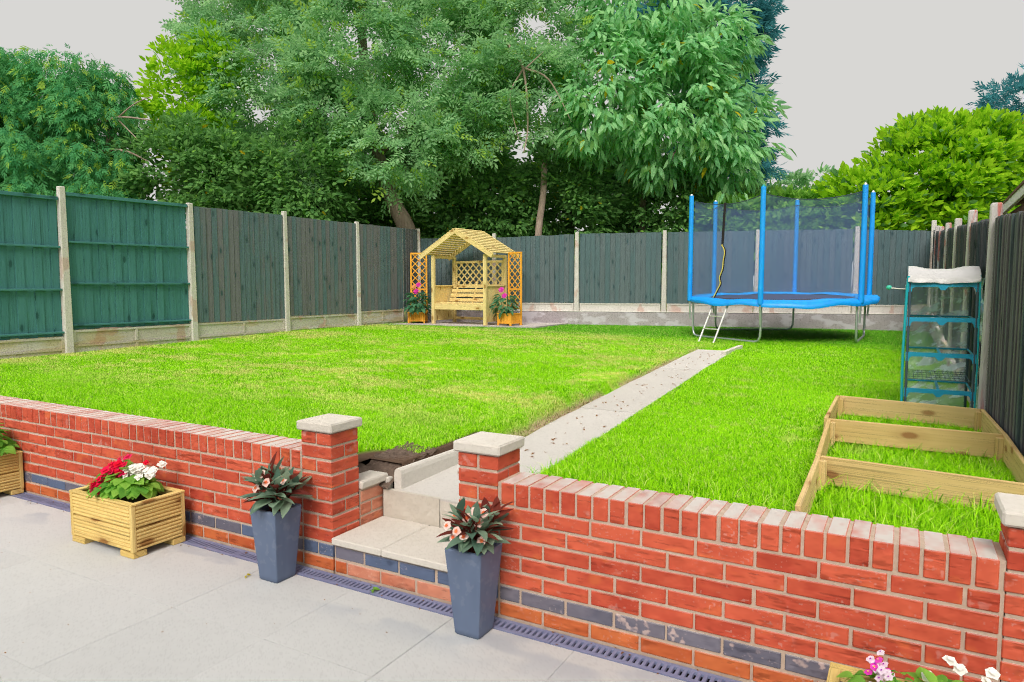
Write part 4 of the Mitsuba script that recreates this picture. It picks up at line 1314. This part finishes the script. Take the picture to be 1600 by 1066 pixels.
def on_lawn(x, y):
    xl, xr = interp(y, *PATH_L), interp(y, *PATH_R)
    ok = (y > 2.955) & (y < back_y(x) - .16) & (x > -9.84) & (x < right_x(y) - .03)
    ok &= ~((x > xl + .012) & (x < xr + .005) & (y < PATH_END + .02))
    ok &= ~((x > -2.80) & (x < xr + .01) & (y < 3.30))
    ok &= ~((x > -2.60) & (x < -2.45) & (y < 4.15))
    ok &= ~(np.hypot(x + 2.72, y - 3.25) < .24)
    ok &= ~((x > -9.76) & (x < -6.55) & (y > 11.9 + .28 * (x + 9.75)))
    return ok


g = np.random.default_rng(99)
parts = []


def scatter(x0, x1, y0, y1, dens, h, w, seg, lean=.5, cond=None, thin=None):
    n = int((x1 - x0) * (y1 - y0) * dens)
    x, y = g.uniform(x0, x1, n), g.uniform(y0, y1, n)
    ok = on_lawn(x, y)
    if cond is not None: ok &= cond(x, y)
    x, y = x[ok], y[ok]
    hh = g.uniform(.55, 1.15, len(x)) * (h(x, y) if callable(h) else h)
    parts.append(blades(x, y, hh, w, seg, g, lean))


inview = lambda x, y: (x > -2.3 * y - .6) & (x < .20 * y + .3)
scatter(-9.9, -2.3, 2.95, 4.4, 15000, lambda x, y: (.030 + .012 * sstep(3.6, 3.0, y)) * (.8 + .5 * np.sin(x * 2.1 + y * 3.3) ** 2), .0034, 3, .7, inview)
scatter(-9.9, -2.3, 4.4, 6.4, 8500, .026, .0042, 3, .7, inview)
scatter(-9.9, -2.3, 6.4, 9.0, 5200, .027, .006, 1, .6, inview)
scatter(-9.9, .5, 9.0, 16.0, 3600, .030, .0085, 1, .6, inview)
scatter(-2.1, .7, 2.95, 4.6, 14000, lambda x, y: .032 + .040 * sstep(-.6, -.2, x) + .014 * g.random(len(x)), .0038, 3, .85, inview)
scatter(-2.1, .7, 4.6, 6.4, 9500, lambda x, y: .026 + .034 * sstep(-.6, -.2, x), .0042, 3, .75, inview)
scatter(-2.1, .7, 6.4, 9.0, 5600, .029, .006, 1, .6, inview)
# long tufts inside the timber frame and along walls
scatter(-.42, .5, 2.97, 4.1, 1500, .14, .0055, 3, .8)
scatter(-.42, .5, 4.1, 6.0, 900, .10, .006, 3, .8)
scatter(-2.0, -.4, 2.97, 3.8, 1600, .085, .0048, 3, .9)
scatter(-9.9, -2.4, 2.97, 3.4, 700, .07, .0048, 3, .9, inview)
scatter(-2.60, -2.40, 4.15, 9.8, 4200, .028, .006, 3, 1.0)
V = np.vstack([p[0] for p in parts]); F = []; o = 0
for p in parts:
    F.append(p[1] + o); o += len(p[0])
# shading normals of the blades turned skyward to brighten the grass
nb_ = np.concatenate([np.repeat(g.normal(0, .42, (len(p[0]) // p[3], 2)), p[3], 0) for p in parts])
Nn = np.column_stack([nb_, np.ones(len(nb_))]); Nn /= np.linalg.norm(Nn, axis=1, keepdims=True)
k = 'grass'
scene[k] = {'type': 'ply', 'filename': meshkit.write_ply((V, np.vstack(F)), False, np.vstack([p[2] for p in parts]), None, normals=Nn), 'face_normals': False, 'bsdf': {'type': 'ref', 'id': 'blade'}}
tag(k, 'short bright green grass covering the lawn', 'grass', kind='stuff')


# ================================================================ TREES
def template_scatter(tv, tf, P, D, U, S, roll=None):
    """copies of a template (x along D) at P, up hint U, scale S"""
    D = D / (np.linalg.norm(D, axis=1, keepdims=True) + 1e-9)
    Yv = np.cross(U, D); ln = np.linalg.norm(Yv, axis=1, keepdims=True)
    Yv = np.where(ln > 1e-3, Yv / np.maximum(ln, 1e-6), [[0, 1, 0]])
    Zv = np.cross(D, Yv)
    if roll is not None:
        c, s = np.cos(roll)[:, None], np.sin(roll)[:, None]
        Yv, Zv = c * Yv + s * Zv, -s * Yv + c * Zv
    V = P[:, None] + S[:, None, None] * (tv[None, :, :1] * D[:, None] + tv[None, :, 1:2] * Yv[:, None] + tv[None, :, 2:] * Zv[:, None])
    F = (tf[None] + (np.arange(len(P)) * len(tv))[:, None, None]).reshape(-1, 3)
    return V.reshape(-1, 3), F


def broad(w, droop):
    v = np.array([[0, 0, 0], [.32, -.46 * w, .03], [.32, .46 * w, .03], [.70, -.40 * w, -.25 * droop], [.70, .40 * w, -.25 * droop], [1, 0, -droop * .6]])
    return v, np.array([[0, 1, 2], [1, 3, 4], [1, 4, 2], [3, 5, 4]])


def pinnate(n=3):
    V, F = [], []
    def lf(b, d, L, w):
        d = np.array(d) / np.linalg.norm(d); p = np.array([-d[1], d[0], 0]); i = len(V)
        V.extend([b, b + d * L * .5 - p * w + [0, 0, .02], b + d * L, b + d * L * .5 + p * w + [0, 0, .02]])
        F.extend([[i, i + 1, i + 2], [i, i + 2, i + 3]])
    for k in range(n):
        x = .15 + .75 * k / n
        b = np.array([x, 0, -.25 * x * x])
        for s in (-1, 1):
            lf(b, (.55, s, -.15), .40, .095)
    lf(np.array([.85, 0, -.18]), (1, 0, -.3), .40, .095)
    return np.array(V, float), np.array(F)


def feather():
    """drooping conifer spray"""
    V, F = [], []
    for s, x, L in ((-1, .1, .5), (1, .2, .5), (-1, .4, .42), (1, .5, .36), (0, .45, .6)):
        i = len(V); b = np.array([x, 0, -.15 * x * x]); d = np.array([.75, s * .55, -.2 * (x + .2)]); d /= np.linalg.norm(d)
        p = np.array([-d[1], d[0], 0]) * .055
        V += [b - p * .4, b + p * .4, b + d * L * .55 + p * 1.1, b + d * L, b + d * L * .55 - p * 1.1]
        F += [[i, i + 1, i + 2], [i, i + 2, i + 4], [i + 4, i + 2, i + 3]]
    return np.array(V, float), np.array(F)


def crown_points(g, lobes, n, clump=.55, per=60, hang=0.0, shell=(.45, 1.0), flat=1.0):
    """leaf positions in clumps that fill the lobes; returns positions and outward directions"""
    vol = np.array([np.prod(l[1]) ** (2 / 3) for l in lobes]); vol = vol / vol.sum()
    P, O = [], []
    nc = max(1, n // per)
    for l, f in zip(lobes, vol):
        c, r = np.array(l[0], float), np.array(l[1], float)
        m = max(1, int(nc * f))
        u = g.normal(0, 1, (m, 3)); u /= np.linalg.norm(u, axis=1, keepdims=True)
        cc = c + u * r * g.uniform(shell[0], 1.0, (m, 1)) ** .6
        size = clump * g.uniform(.55, 1.25, m)
        for q, s, uu in zip(cc, size, u):
            k = max(4, int(per * g.uniform(.6, 1.4)))
            w = g.normal(0, 1, (k, 3)); w /= np.linalg.norm(w, axis=1, keepdims=True)
            w[:, 2] = np.where(w[:, 2] < -.3, -w[:, 2] * .6, w[:, 2])
            P.append(q + w * s * np.array([1, 1, .62 * flat]) * g.uniform(.35, 1.0, (k, 1)) - np.array([0, 0, hang]) * g.random((k, 1)) * s * 3)
            O.append(w * .8 + uu * .7)
    return np.vstack(P), np.vstack(O)


def trunk(root, pts, r0, r1, part='trunk', n=9):
    p = smoothpath(pts, 5); t = np.linspace(0, 1, len(p))
    return put(root + '__' + part, tube(p, r0 + (r1 - r0) * t, n), 'bark', smooth=True)


def crown(root, tmpl, P, O, size, pal, g, droop=.4, up=.0, part='crown', pal2=None, frac2=0.0, tone=None, parts=0, rollamp=.5, yellow=0.0, face=.8):
    n = len(P)
    D = O + np.array([0, 0, up - droop]) + g.normal(0, .35, (n, 3))
    U = O * face + np.array([0, 0, .45]) + g.normal(0, .30, (n, 3))
    S = size * g.uniform(.7, 1.25, n)
    roll = g.normal(0, rollamp, n)
    r = np.clip(g.random(n) * .75 + (tone if tone is not None else 0) + .1, 0, 1)
    palv = np.full(n, float(pal))
    if pal2 is not None: palv[g.random(n) < frac2] = pal2
    if yellow: palv[g.random(n) < yellow] = 9
    tv, tf = tmpl
    if parts:
        near = np.argsort(np.linalg.norm(P - [0, 0, CAM_H], axis=1))
        pick = near[:parts * 3][::3][:parts]
        for i in pick:
            v, f = template_scatter(tv, tf, P[i:i + 1], D[i:i + 1], U[i:i + 1], S[i:i + 1], roll[i:i + 1])
            put(root + '__leaf', (v, f), 'leaf', uv=(palv[i], r[i]))
        rest = np.setdiff1d(np.arange(n), pick)
    else:
        rest = np.arange(n)
    v, f = template_scatter(tv, tf, P[rest], D[rest], U[rest], S[rest], roll[rest])
    uv = np.repeat(np.stack([palv[rest], r[rest]], 1), len(tv), 0)
    k = put(root + '__' + part, (v, f), 'leaf', uv=uv)
    labels[k] = {'label': 'mass of leaves of the crown', 'kind': 'stuff'}
    return k


gt = np.random.default_rng(2024)
LAUREL, BIG, PIN, FEA = broad(.46, .25), broad(.31, .45), pinnate(), feather()
#TREES#
root = thing('ash_tree', 'large feathery leaved ash tree filling the middle of the skyline behind the arbour', 'tree', None)
trunk(root, [(-10.26, 13.74, 0.40), (-10.48, 13.73, 2.60), (-11.25, 13.87, 3.90), (-12.02, 14.13, 6.00), (-12.33, 14.07, 9.50)], 0.27, 0.09)
trunk(root, [(-11.66, 14.10, 4.80), (-10.48, 14.65, 6.00), (-9.11, 15.07, 7.60)], 0.07, 0.02, 'limb', 6)
trunk(root, [(-12.02, 14.13, 6.00), (-13.12, 13.63, 7.00), (-14.69, 12.75, 8.20)], 0.07, 0.02, 'limb', 6)
trunk(root, [(-7.85, 13.83, 6.80), (-7.49, 13.91, 6.20), (-7.36, 13.87, 5.00), (-7.39, 13.74, 4.40)], 0.035, 0.012, 'limb', 6)
trunk(root, [(-7.49, 13.91, 6.25), (-7.01, 14.18, 6.00), (-6.57, 14.43, 5.10)], 0.028, 0.01, 'limb', 6)
trunk(root, [(-7.52, 13.90, 6.20), (-7.70, 13.68, 5.60), (-7.53, 13.78, 4.70)], 0.02, 0.008, 'limb', 6)
trunk(root, [(-7.49, 13.91, 6.20), (-7.10, 14.13, 6.60)], 0.02, 0.01, 'limb', 6)
P, O = crown_points(gt, [((-14.46, 12.54, 6.60), (1.80, 1.40, 2.00)), ((-12.86, 12.97, 5.20), (1.50, 1.20, 1.70)), ((-11.44, 13.08, 7.20), (2.10, 1.50, 1.90)), ((-9.52, 14.16, 6.40), (1.70, 1.30, 1.90)), ((-8.01, 15.34, 7.30), (1.50, 1.30, 1.70)), ((-10.12, 12.56, 4.50), (1.30, 0.80, 1.30)), ((-11.66, 12.04, 5.90), (1.20, 0.80, 1.20)), ((-7.78, 14.33, 5.90), (1.00, 0.70, 1.20)), ((-8.97, 14.00, 5.00), (1.10, 0.90, 1.00)), ((-13.15, 13.27, 9.20), (2.60, 1.50, 1.30)), ((-15.25, 12.32, 8.40), (1.20, 1.00, 1.00)), ((-9.66, 15.22, 9.20), (2.60, 1.50, 1.30))], 20000, 0.58, 38, 0)
crown(root, PIN, P, O, 0.31, 1, gt, 0.35, up=0.1, pal2=10, frac2=0.1)
root = thing('laurel_tree', 'yellowish green laurel tree at the left edge of the big tree group', 'tree', None)
trunk(root, [(-16.44, 11.78, 0.40), (-16.44, 11.78, 5.50)], 0.08, 0.04)
P, O = crown_points(gt, [((-15.24, 11.07, 5.90), (0.85, 0.70, 1.35)), ((-14.75, 11.23, 4.70), (0.90, 0.70, 1.00)), ((-14.59, 11.55, 6.70), (0.80, 0.60, 0.80))], 7000, 0.4, 40, 0)
crown(root, LAUREL, P, O, 0.17, 3, gt, 0.15, up=0.2)
root = thing('laurel_bush', 'dark glossy laurel bush above the second and third left-hand fence posts', 'bush', 'dark laurel bushes along the fences')
trunk(root, [(-14.49, 10.34, 0.40), (-14.40, 10.39, 2.60)], 0.06, 0.04)
P, O = crown_points(gt, [((-14.39, 10.17, 3.60), (1.30, 1.10, 1.70)), ((-13.34, 10.76, 3.40), (1.20, 1.00, 1.80))], 11000, 0.42, 45, 0)
crown(root, LAUREL, P, O, 0.155, 0, gt, 0.35, yellow=0.003, pal2=7, frac2=0.06)
root = thing('laurel_bush', 'dark glossy laurel bush above the fourth left-hand fence post', 'bush', 'dark laurel bushes along the fences')
trunk(root, [(-12.28, 11.92, 0.40), (-12.19, 11.97, 2.60)], 0.06, 0.04)
P, O = crown_points(gt, [((-12.18, 11.75, 3.50), (1.40, 1.10, 1.90))], 7500, 0.42, 45, 0)
crown(root, LAUREL, P, O, 0.155, 0, gt, 0.35, yellow=0.003, pal2=7, frac2=0.06)
root = thing('laurel_bush', 'dark glossy laurel bush behind the corner of the left and back fences', 'bush', 'dark laurel bushes along the fences')
trunk(root, [(-12.14, 14.75, 0.40), (-12.05, 14.80, 2.60)], 0.06, 0.04)
P, O = crown_points(gt, [((-12.04, 14.58, 3.20), (1.30, 1.00, 1.40))], 4500, 0.42, 45, 0)
crown(root, LAUREL, P, O, 0.155, 0, gt, 0.35, yellow=0.003, pal2=7, frac2=0.06)
root = thing('laurel_bush', 'dark glossy laurel bush directly behind the arbour roof', 'bush', 'dark laurel bushes along the fences')
trunk(root, [(-9.84, 15.35, 0.40), (-9.75, 15.40, 2.60)], 0.06, 0.04)
P, O = crown_points(gt, [((-9.74, 15.17, 3.50), (1.60, 1.00, 1.90))], 8500, 0.42, 45, 0)
crown(root, LAUREL, P, O, 0.155, 0, gt, 0.35, yellow=0.003, pal2=7, frac2=0.06)
root = thing('laurel_bush', 'dark glossy laurel bush above the back fence right of the arbour', 'bush', 'dark laurel bushes along the fences')
trunk(root, [(-7.83, 16.47, 0.40), (-7.75, 16.52, 2.60)], 0.06, 0.04)
P, O = crown_points(gt, [((-7.74, 16.30, 3.40), (1.50, 1.00, 1.70))], 7500, 0.42, 45, 0)
crown(root, LAUREL, P, O, 0.155, 0, gt, 0.35, yellow=0.003, pal2=7, frac2=0.06)
root = thing('laurel_bush', 'dark glossy laurel bush above the back fence left of the trampoline', 'bush', 'dark laurel bushes along the fences')
trunk(root, [(-5.75, 17.87, 0.40), (-5.66, 17.92, 2.60)], 0.06, 0.04)
P, O = crown_points(gt, [((-5.65, 17.69, 3.20), (1.60, 1.00, 1.60))], 7500, 0.42, 45, 0)
crown(root, LAUREL, P, O, 0.155, 0, gt, 0.35, yellow=0.003, pal2=7, frac2=0.06)
root = thing('laurel_bush', 'dark glossy laurel bush behind the left poles of the trampoline', 'bush', 'dark laurel bushes along the fences')
trunk(root, [(-3.83, 18.94, 0.40), (-3.74, 18.99, 2.60)], 0.06, 0.04)
P, O = crown_points(gt, [((-3.73, 18.77, 2.90), (1.20, 0.90, 1.30))], 4500, 0.42, 45, 0)
crown(root, LAUREL, P, O, 0.155, 0, gt, 0.35, yellow=0.003, pal2=7, frac2=0.06)
root = thing('tree_trunk', 'slim grey brown tree trunk standing behind the back fence right of the arbour', 'tree')
trunk(root, [(-7.82, 15.22, 0.40), (-7.80, 15.23, 2.60), (-7.74, 15.38, 3.70), (-7.89, 15.75, 4.60)], 0.095, 0.07)
root = thing('broadleaf_tree', 'large drooping leaved tree on the right of the tree group above the trampoline', 'tree', None)
trunk(root, [(-6.30, 18.24, 0.40), (-6.11, 17.89, 3.40), (-5.61, 16.80, 6.80)], 0.12, 0.05)
trunk(root, [(-5.52, 16.85, 4.00), (-4.33, 17.17, 5.60)], 0.06, 0.02, 'limb', 6)
trunk(root, [(-5.56, 16.71, 5.00), (-6.28, 15.74, 6.20)], 0.05, 0.02, 'limb', 6)
P, O = crown_points(gt, [((-6.27, 15.51, 5.70), (1.10, 1.00, 1.50)), ((-4.97, 16.47, 5.60), (1.40, 1.10, 1.90)), ((-4.02, 17.23, 5.00), (1.00, 0.90, 1.60)), ((-4.54, 16.94, 7.00), (1.30, 1.00, 1.00)), ((-5.76, 16.25, 7.90), (1.40, 1.00, 0.90))], 11500, 0.5, 30, 0)
crown(root, BIG, P, O, 0.29, 2, gt, 0.95, parts=300, yellow=0.012, pal2=0, frac2=0.15)
root = thing('conifer', 'tall blue green conifer rising behind the large leaved tree at top right', 'tree', None)
trunk(root, [(-5.49, 20.07, 0.40), (-5.49, 20.07, 10.50)], 0.18, 0.05)
P, O = crown_points(gt, [((-4.78, 20.24, 8.60), (1.20, 1.10, 2.60)), ((-4.50, 19.94, 5.40), (1.10, 1.10, 2.00)), ((-6.19, 19.68, 9.20), (1.20, 1.00, 1.60))], 13000, 0.5, 45, 0)
crown(root, FEA, P, O, 0.34, 5, gt, 0.25)
root = thing('added_evergreen', 'dense dark evergreen added behind the ash tree on the left to block sky', 'tree', None)  # added backdrop evergreens, closing off sky between the crowns
trunk(root, [(-16.62, 14.77, 0.40), (-16.62, 14.77, 4.00)], 0.12, 0.06)
P, O = crown_points(gt, [((-16.62, 14.77, 3.60), (2.20, 1.00, 2.60)), ((-14.44, 15.99, 3.60), (2.00, 1.00, 2.80))], 13000, 0.6, 45, 0)
crown(root, LAUREL, P, O, 0.3, 0, gt, 0.3)
root = thing('added_evergreen', 'dense dark evergreen added behind the middle of the tree group to block sky', 'tree', None)
trunk(root, [(-12.06, 17.89, 0.40), (-12.06, 17.89, 4.00)], 0.12, 0.06)
P, O = crown_points(gt, [((-12.06, 17.89, 3.80), (2.40, 1.00, 3.00))], 13000, 0.6, 45, 0)
crown(root, LAUREL, P, O, 0.3, 0, gt, 0.3)
root = thing('added_evergreen', 'dense dark evergreen added behind the tree group on the right to block sky', 'tree', None)
trunk(root, [(-8.92, 19.65, 0.40), (-8.92, 19.65, 4.00)], 0.12, 0.06)
P, O = crown_points(gt, [((-8.92, 19.65, 3.60), (2.20, 1.00, 2.80)), ((-6.41, 20.48, 3.20), (1.80, 1.00, 2.20))], 13000, 0.6, 45, 0)
crown(root, LAUREL, P, O, 0.3, 0, gt, 0.3)
root = thing('weeping_conifer', 'wide weeping conifer with drooping sprays behind the left-hand fence', 'tree', None)
trunk(root, [(-16.03, 9.83, 0.40), (-16.03, 9.83, 3.40), (-15.95, 9.87, 6.00)], 0.16, 0.06)
trunk(root, [(-16.34, 9.77, 0.40), (-16.39, 9.74, 3.60)], 0.13, 0.08)
trunk(root, [(-15.86, 10.04, 0.40), (-15.73, 10.11, 3.20)], 0.1, 0.06)
trunk(root, [(-15.88, 9.34, 5.00), (-14.85, 9.34, 5.10), (-14.05, 9.56, 5.00)], 0.04, 0.012, 'limb', 6)
trunk(root, [(-15.79, 9.39, 4.50), (-14.76, 9.39, 4.40), (-14.14, 9.51, 4.15)], 0.04, 0.012, 'limb', 6)
trunk(root, [(-14.85, 9.34, 5.10), (-14.45, 9.45, 5.35), (-14.01, 9.58, 5.50)], 0.02, 0.008, 'limb', 6)
trunk(root, [(-14.85, 9.34, 5.05), (-14.31, 9.41, 4.60)], 0.02, 0.008, 'limb', 6)
P, O = crown_points(gt, [((-19.02, 8.61, 6.70), (1.70, 1.10, 0.35)), ((-19.41, 8.28, 5.90), (1.50, 1.20, 0.35)), ((-17.95, 8.75, 5.70), (1.30, 1.00, 0.35)), ((-16.63, 9.26, 6.40), (1.00, 0.80, 0.30)), ((-15.88, 9.34, 5.60), (1.10, 0.90, 0.30)), ((-17.09, 8.43, 4.60), (1.40, 1.00, 0.30)), ((-15.47, 9.23, 4.50), (1.00, 0.80, 0.30)), ((-18.67, 7.78, 4.40), (1.60, 1.00, 0.35)), ((-14.92, 9.07, 3.70), (0.80, 0.70, 0.30)), ((-16.63, 8.23, 3.60), (1.30, 0.80, 0.30)), ((-18.30, 7.53, 3.40), (1.20, 0.80, 0.30)), ((-15.76, 9.75, 6.20), (0.40, 0.35, 0.35)), ((-18.32, 9.81, 4.20), (2.60, 0.80, 1.90))], 32000, 0.27, 50, 0.85)
crown(root, FEA, P, O, 0.24, 4, gt, 1.5, pal2=10, frac2=0.11, face=1.0)
root = thing('laurel_hedge', 'large bright green laurel hedge beyond the far right corner of the fences', 'hedge', None)
trunk(root, [(0.51, 19.99, 0.40), (0.51, 19.99, 3.40)], 0.08, 0.05)
P, O = crown_points(gt, [((0.37, 19.22, 3.90), (1.50, 1.20, 1.50)), ((1.93, 20.32, 3.80), (1.50, 1.20, 1.60)), ((3.47, 20.84, 3.60), (1.20, 1.20, 1.60)), ((-0.89, 18.40, 3.20), (1.00, 0.90, 1.20)), ((1.17, 19.22, 4.50), (0.90, 0.80, 0.80))], 26000, 0.4, 45, 0)
crown(root, LAUREL, P, O, 0.21, 3, gt, 0.0, up=0.3, pal2=0, frac2=0.12, parts=300)
root = thing('shrub', 'pale green shrub seen through the trampoline netting above the back fence', 'bush', None)
trunk(root, [(-2.87, 18.45, 0.40), (-2.87, 18.45, 2.40)], 0.05, 0.03)
P, O = crown_points(gt, [((-2.94, 18.17, 2.90), (1.10, 0.80, 0.80)), ((-3.76, 17.38, 2.80), (0.80, 0.70, 0.80)), ((-1.98, 18.71, 3.00), (0.80, 0.70, 0.80))], 9000, 0.38, 40, 0)
crown(root, LAUREL, P, O, 0.17, 7, gt, 0.1, up=0.2)
root = thing('shrub', 'small rounded green shrub in the distance between trampoline poles and hedge', 'bush', None)
trunk(root, [(-3.67, 23.38, 0.30), (-3.67, 23.38, 3.80)], 0.06, 0.03)
P, O = crown_points(gt, [((-3.75, 23.11, 4.10), (1.30, 1.00, 1.00)), ((-2.70, 23.69, 4.20), (0.80, 0.80, 0.90))], 3000, 0.4, 40, 0)
crown(root, LAUREL, P, O, 0.17, 1, gt, 0.1, up=0.2)
root = thing('conifer', 'sparse blue green conifer at the right edge of the photo', 'tree', None)
trunk(root, [(3.34, 26.61, 0.40), (3.34, 26.61, 8.50)], 0.14, 0.05)
P, O = crown_points(gt, [((2.78, 26.18, 6.90), (0.90, 0.80, 1.00)), ((2.95, 26.28, 5.60), (0.70, 0.70, 1.20))], 1500, 0.4, 22, 0)
crown(root, FEA, P, O, 0.34, 5, gt, 0.15)
root = thing('shrub', 'yellow leaved shrub above the hedge at the right edge of the photo', 'bush', None)
trunk(root, [(3.13, 25.35, 0.40), (3.13, 25.35, 4.80)], 0.05, 0.03)
P, O = crown_points(gt, [((3.10, 24.99, 5.60), (0.60, 0.60, 0.80))], 1200, 0.3, 30, 0)
crown(root, LAUREL, P, O, 0.17, 9, gt, 0.1)
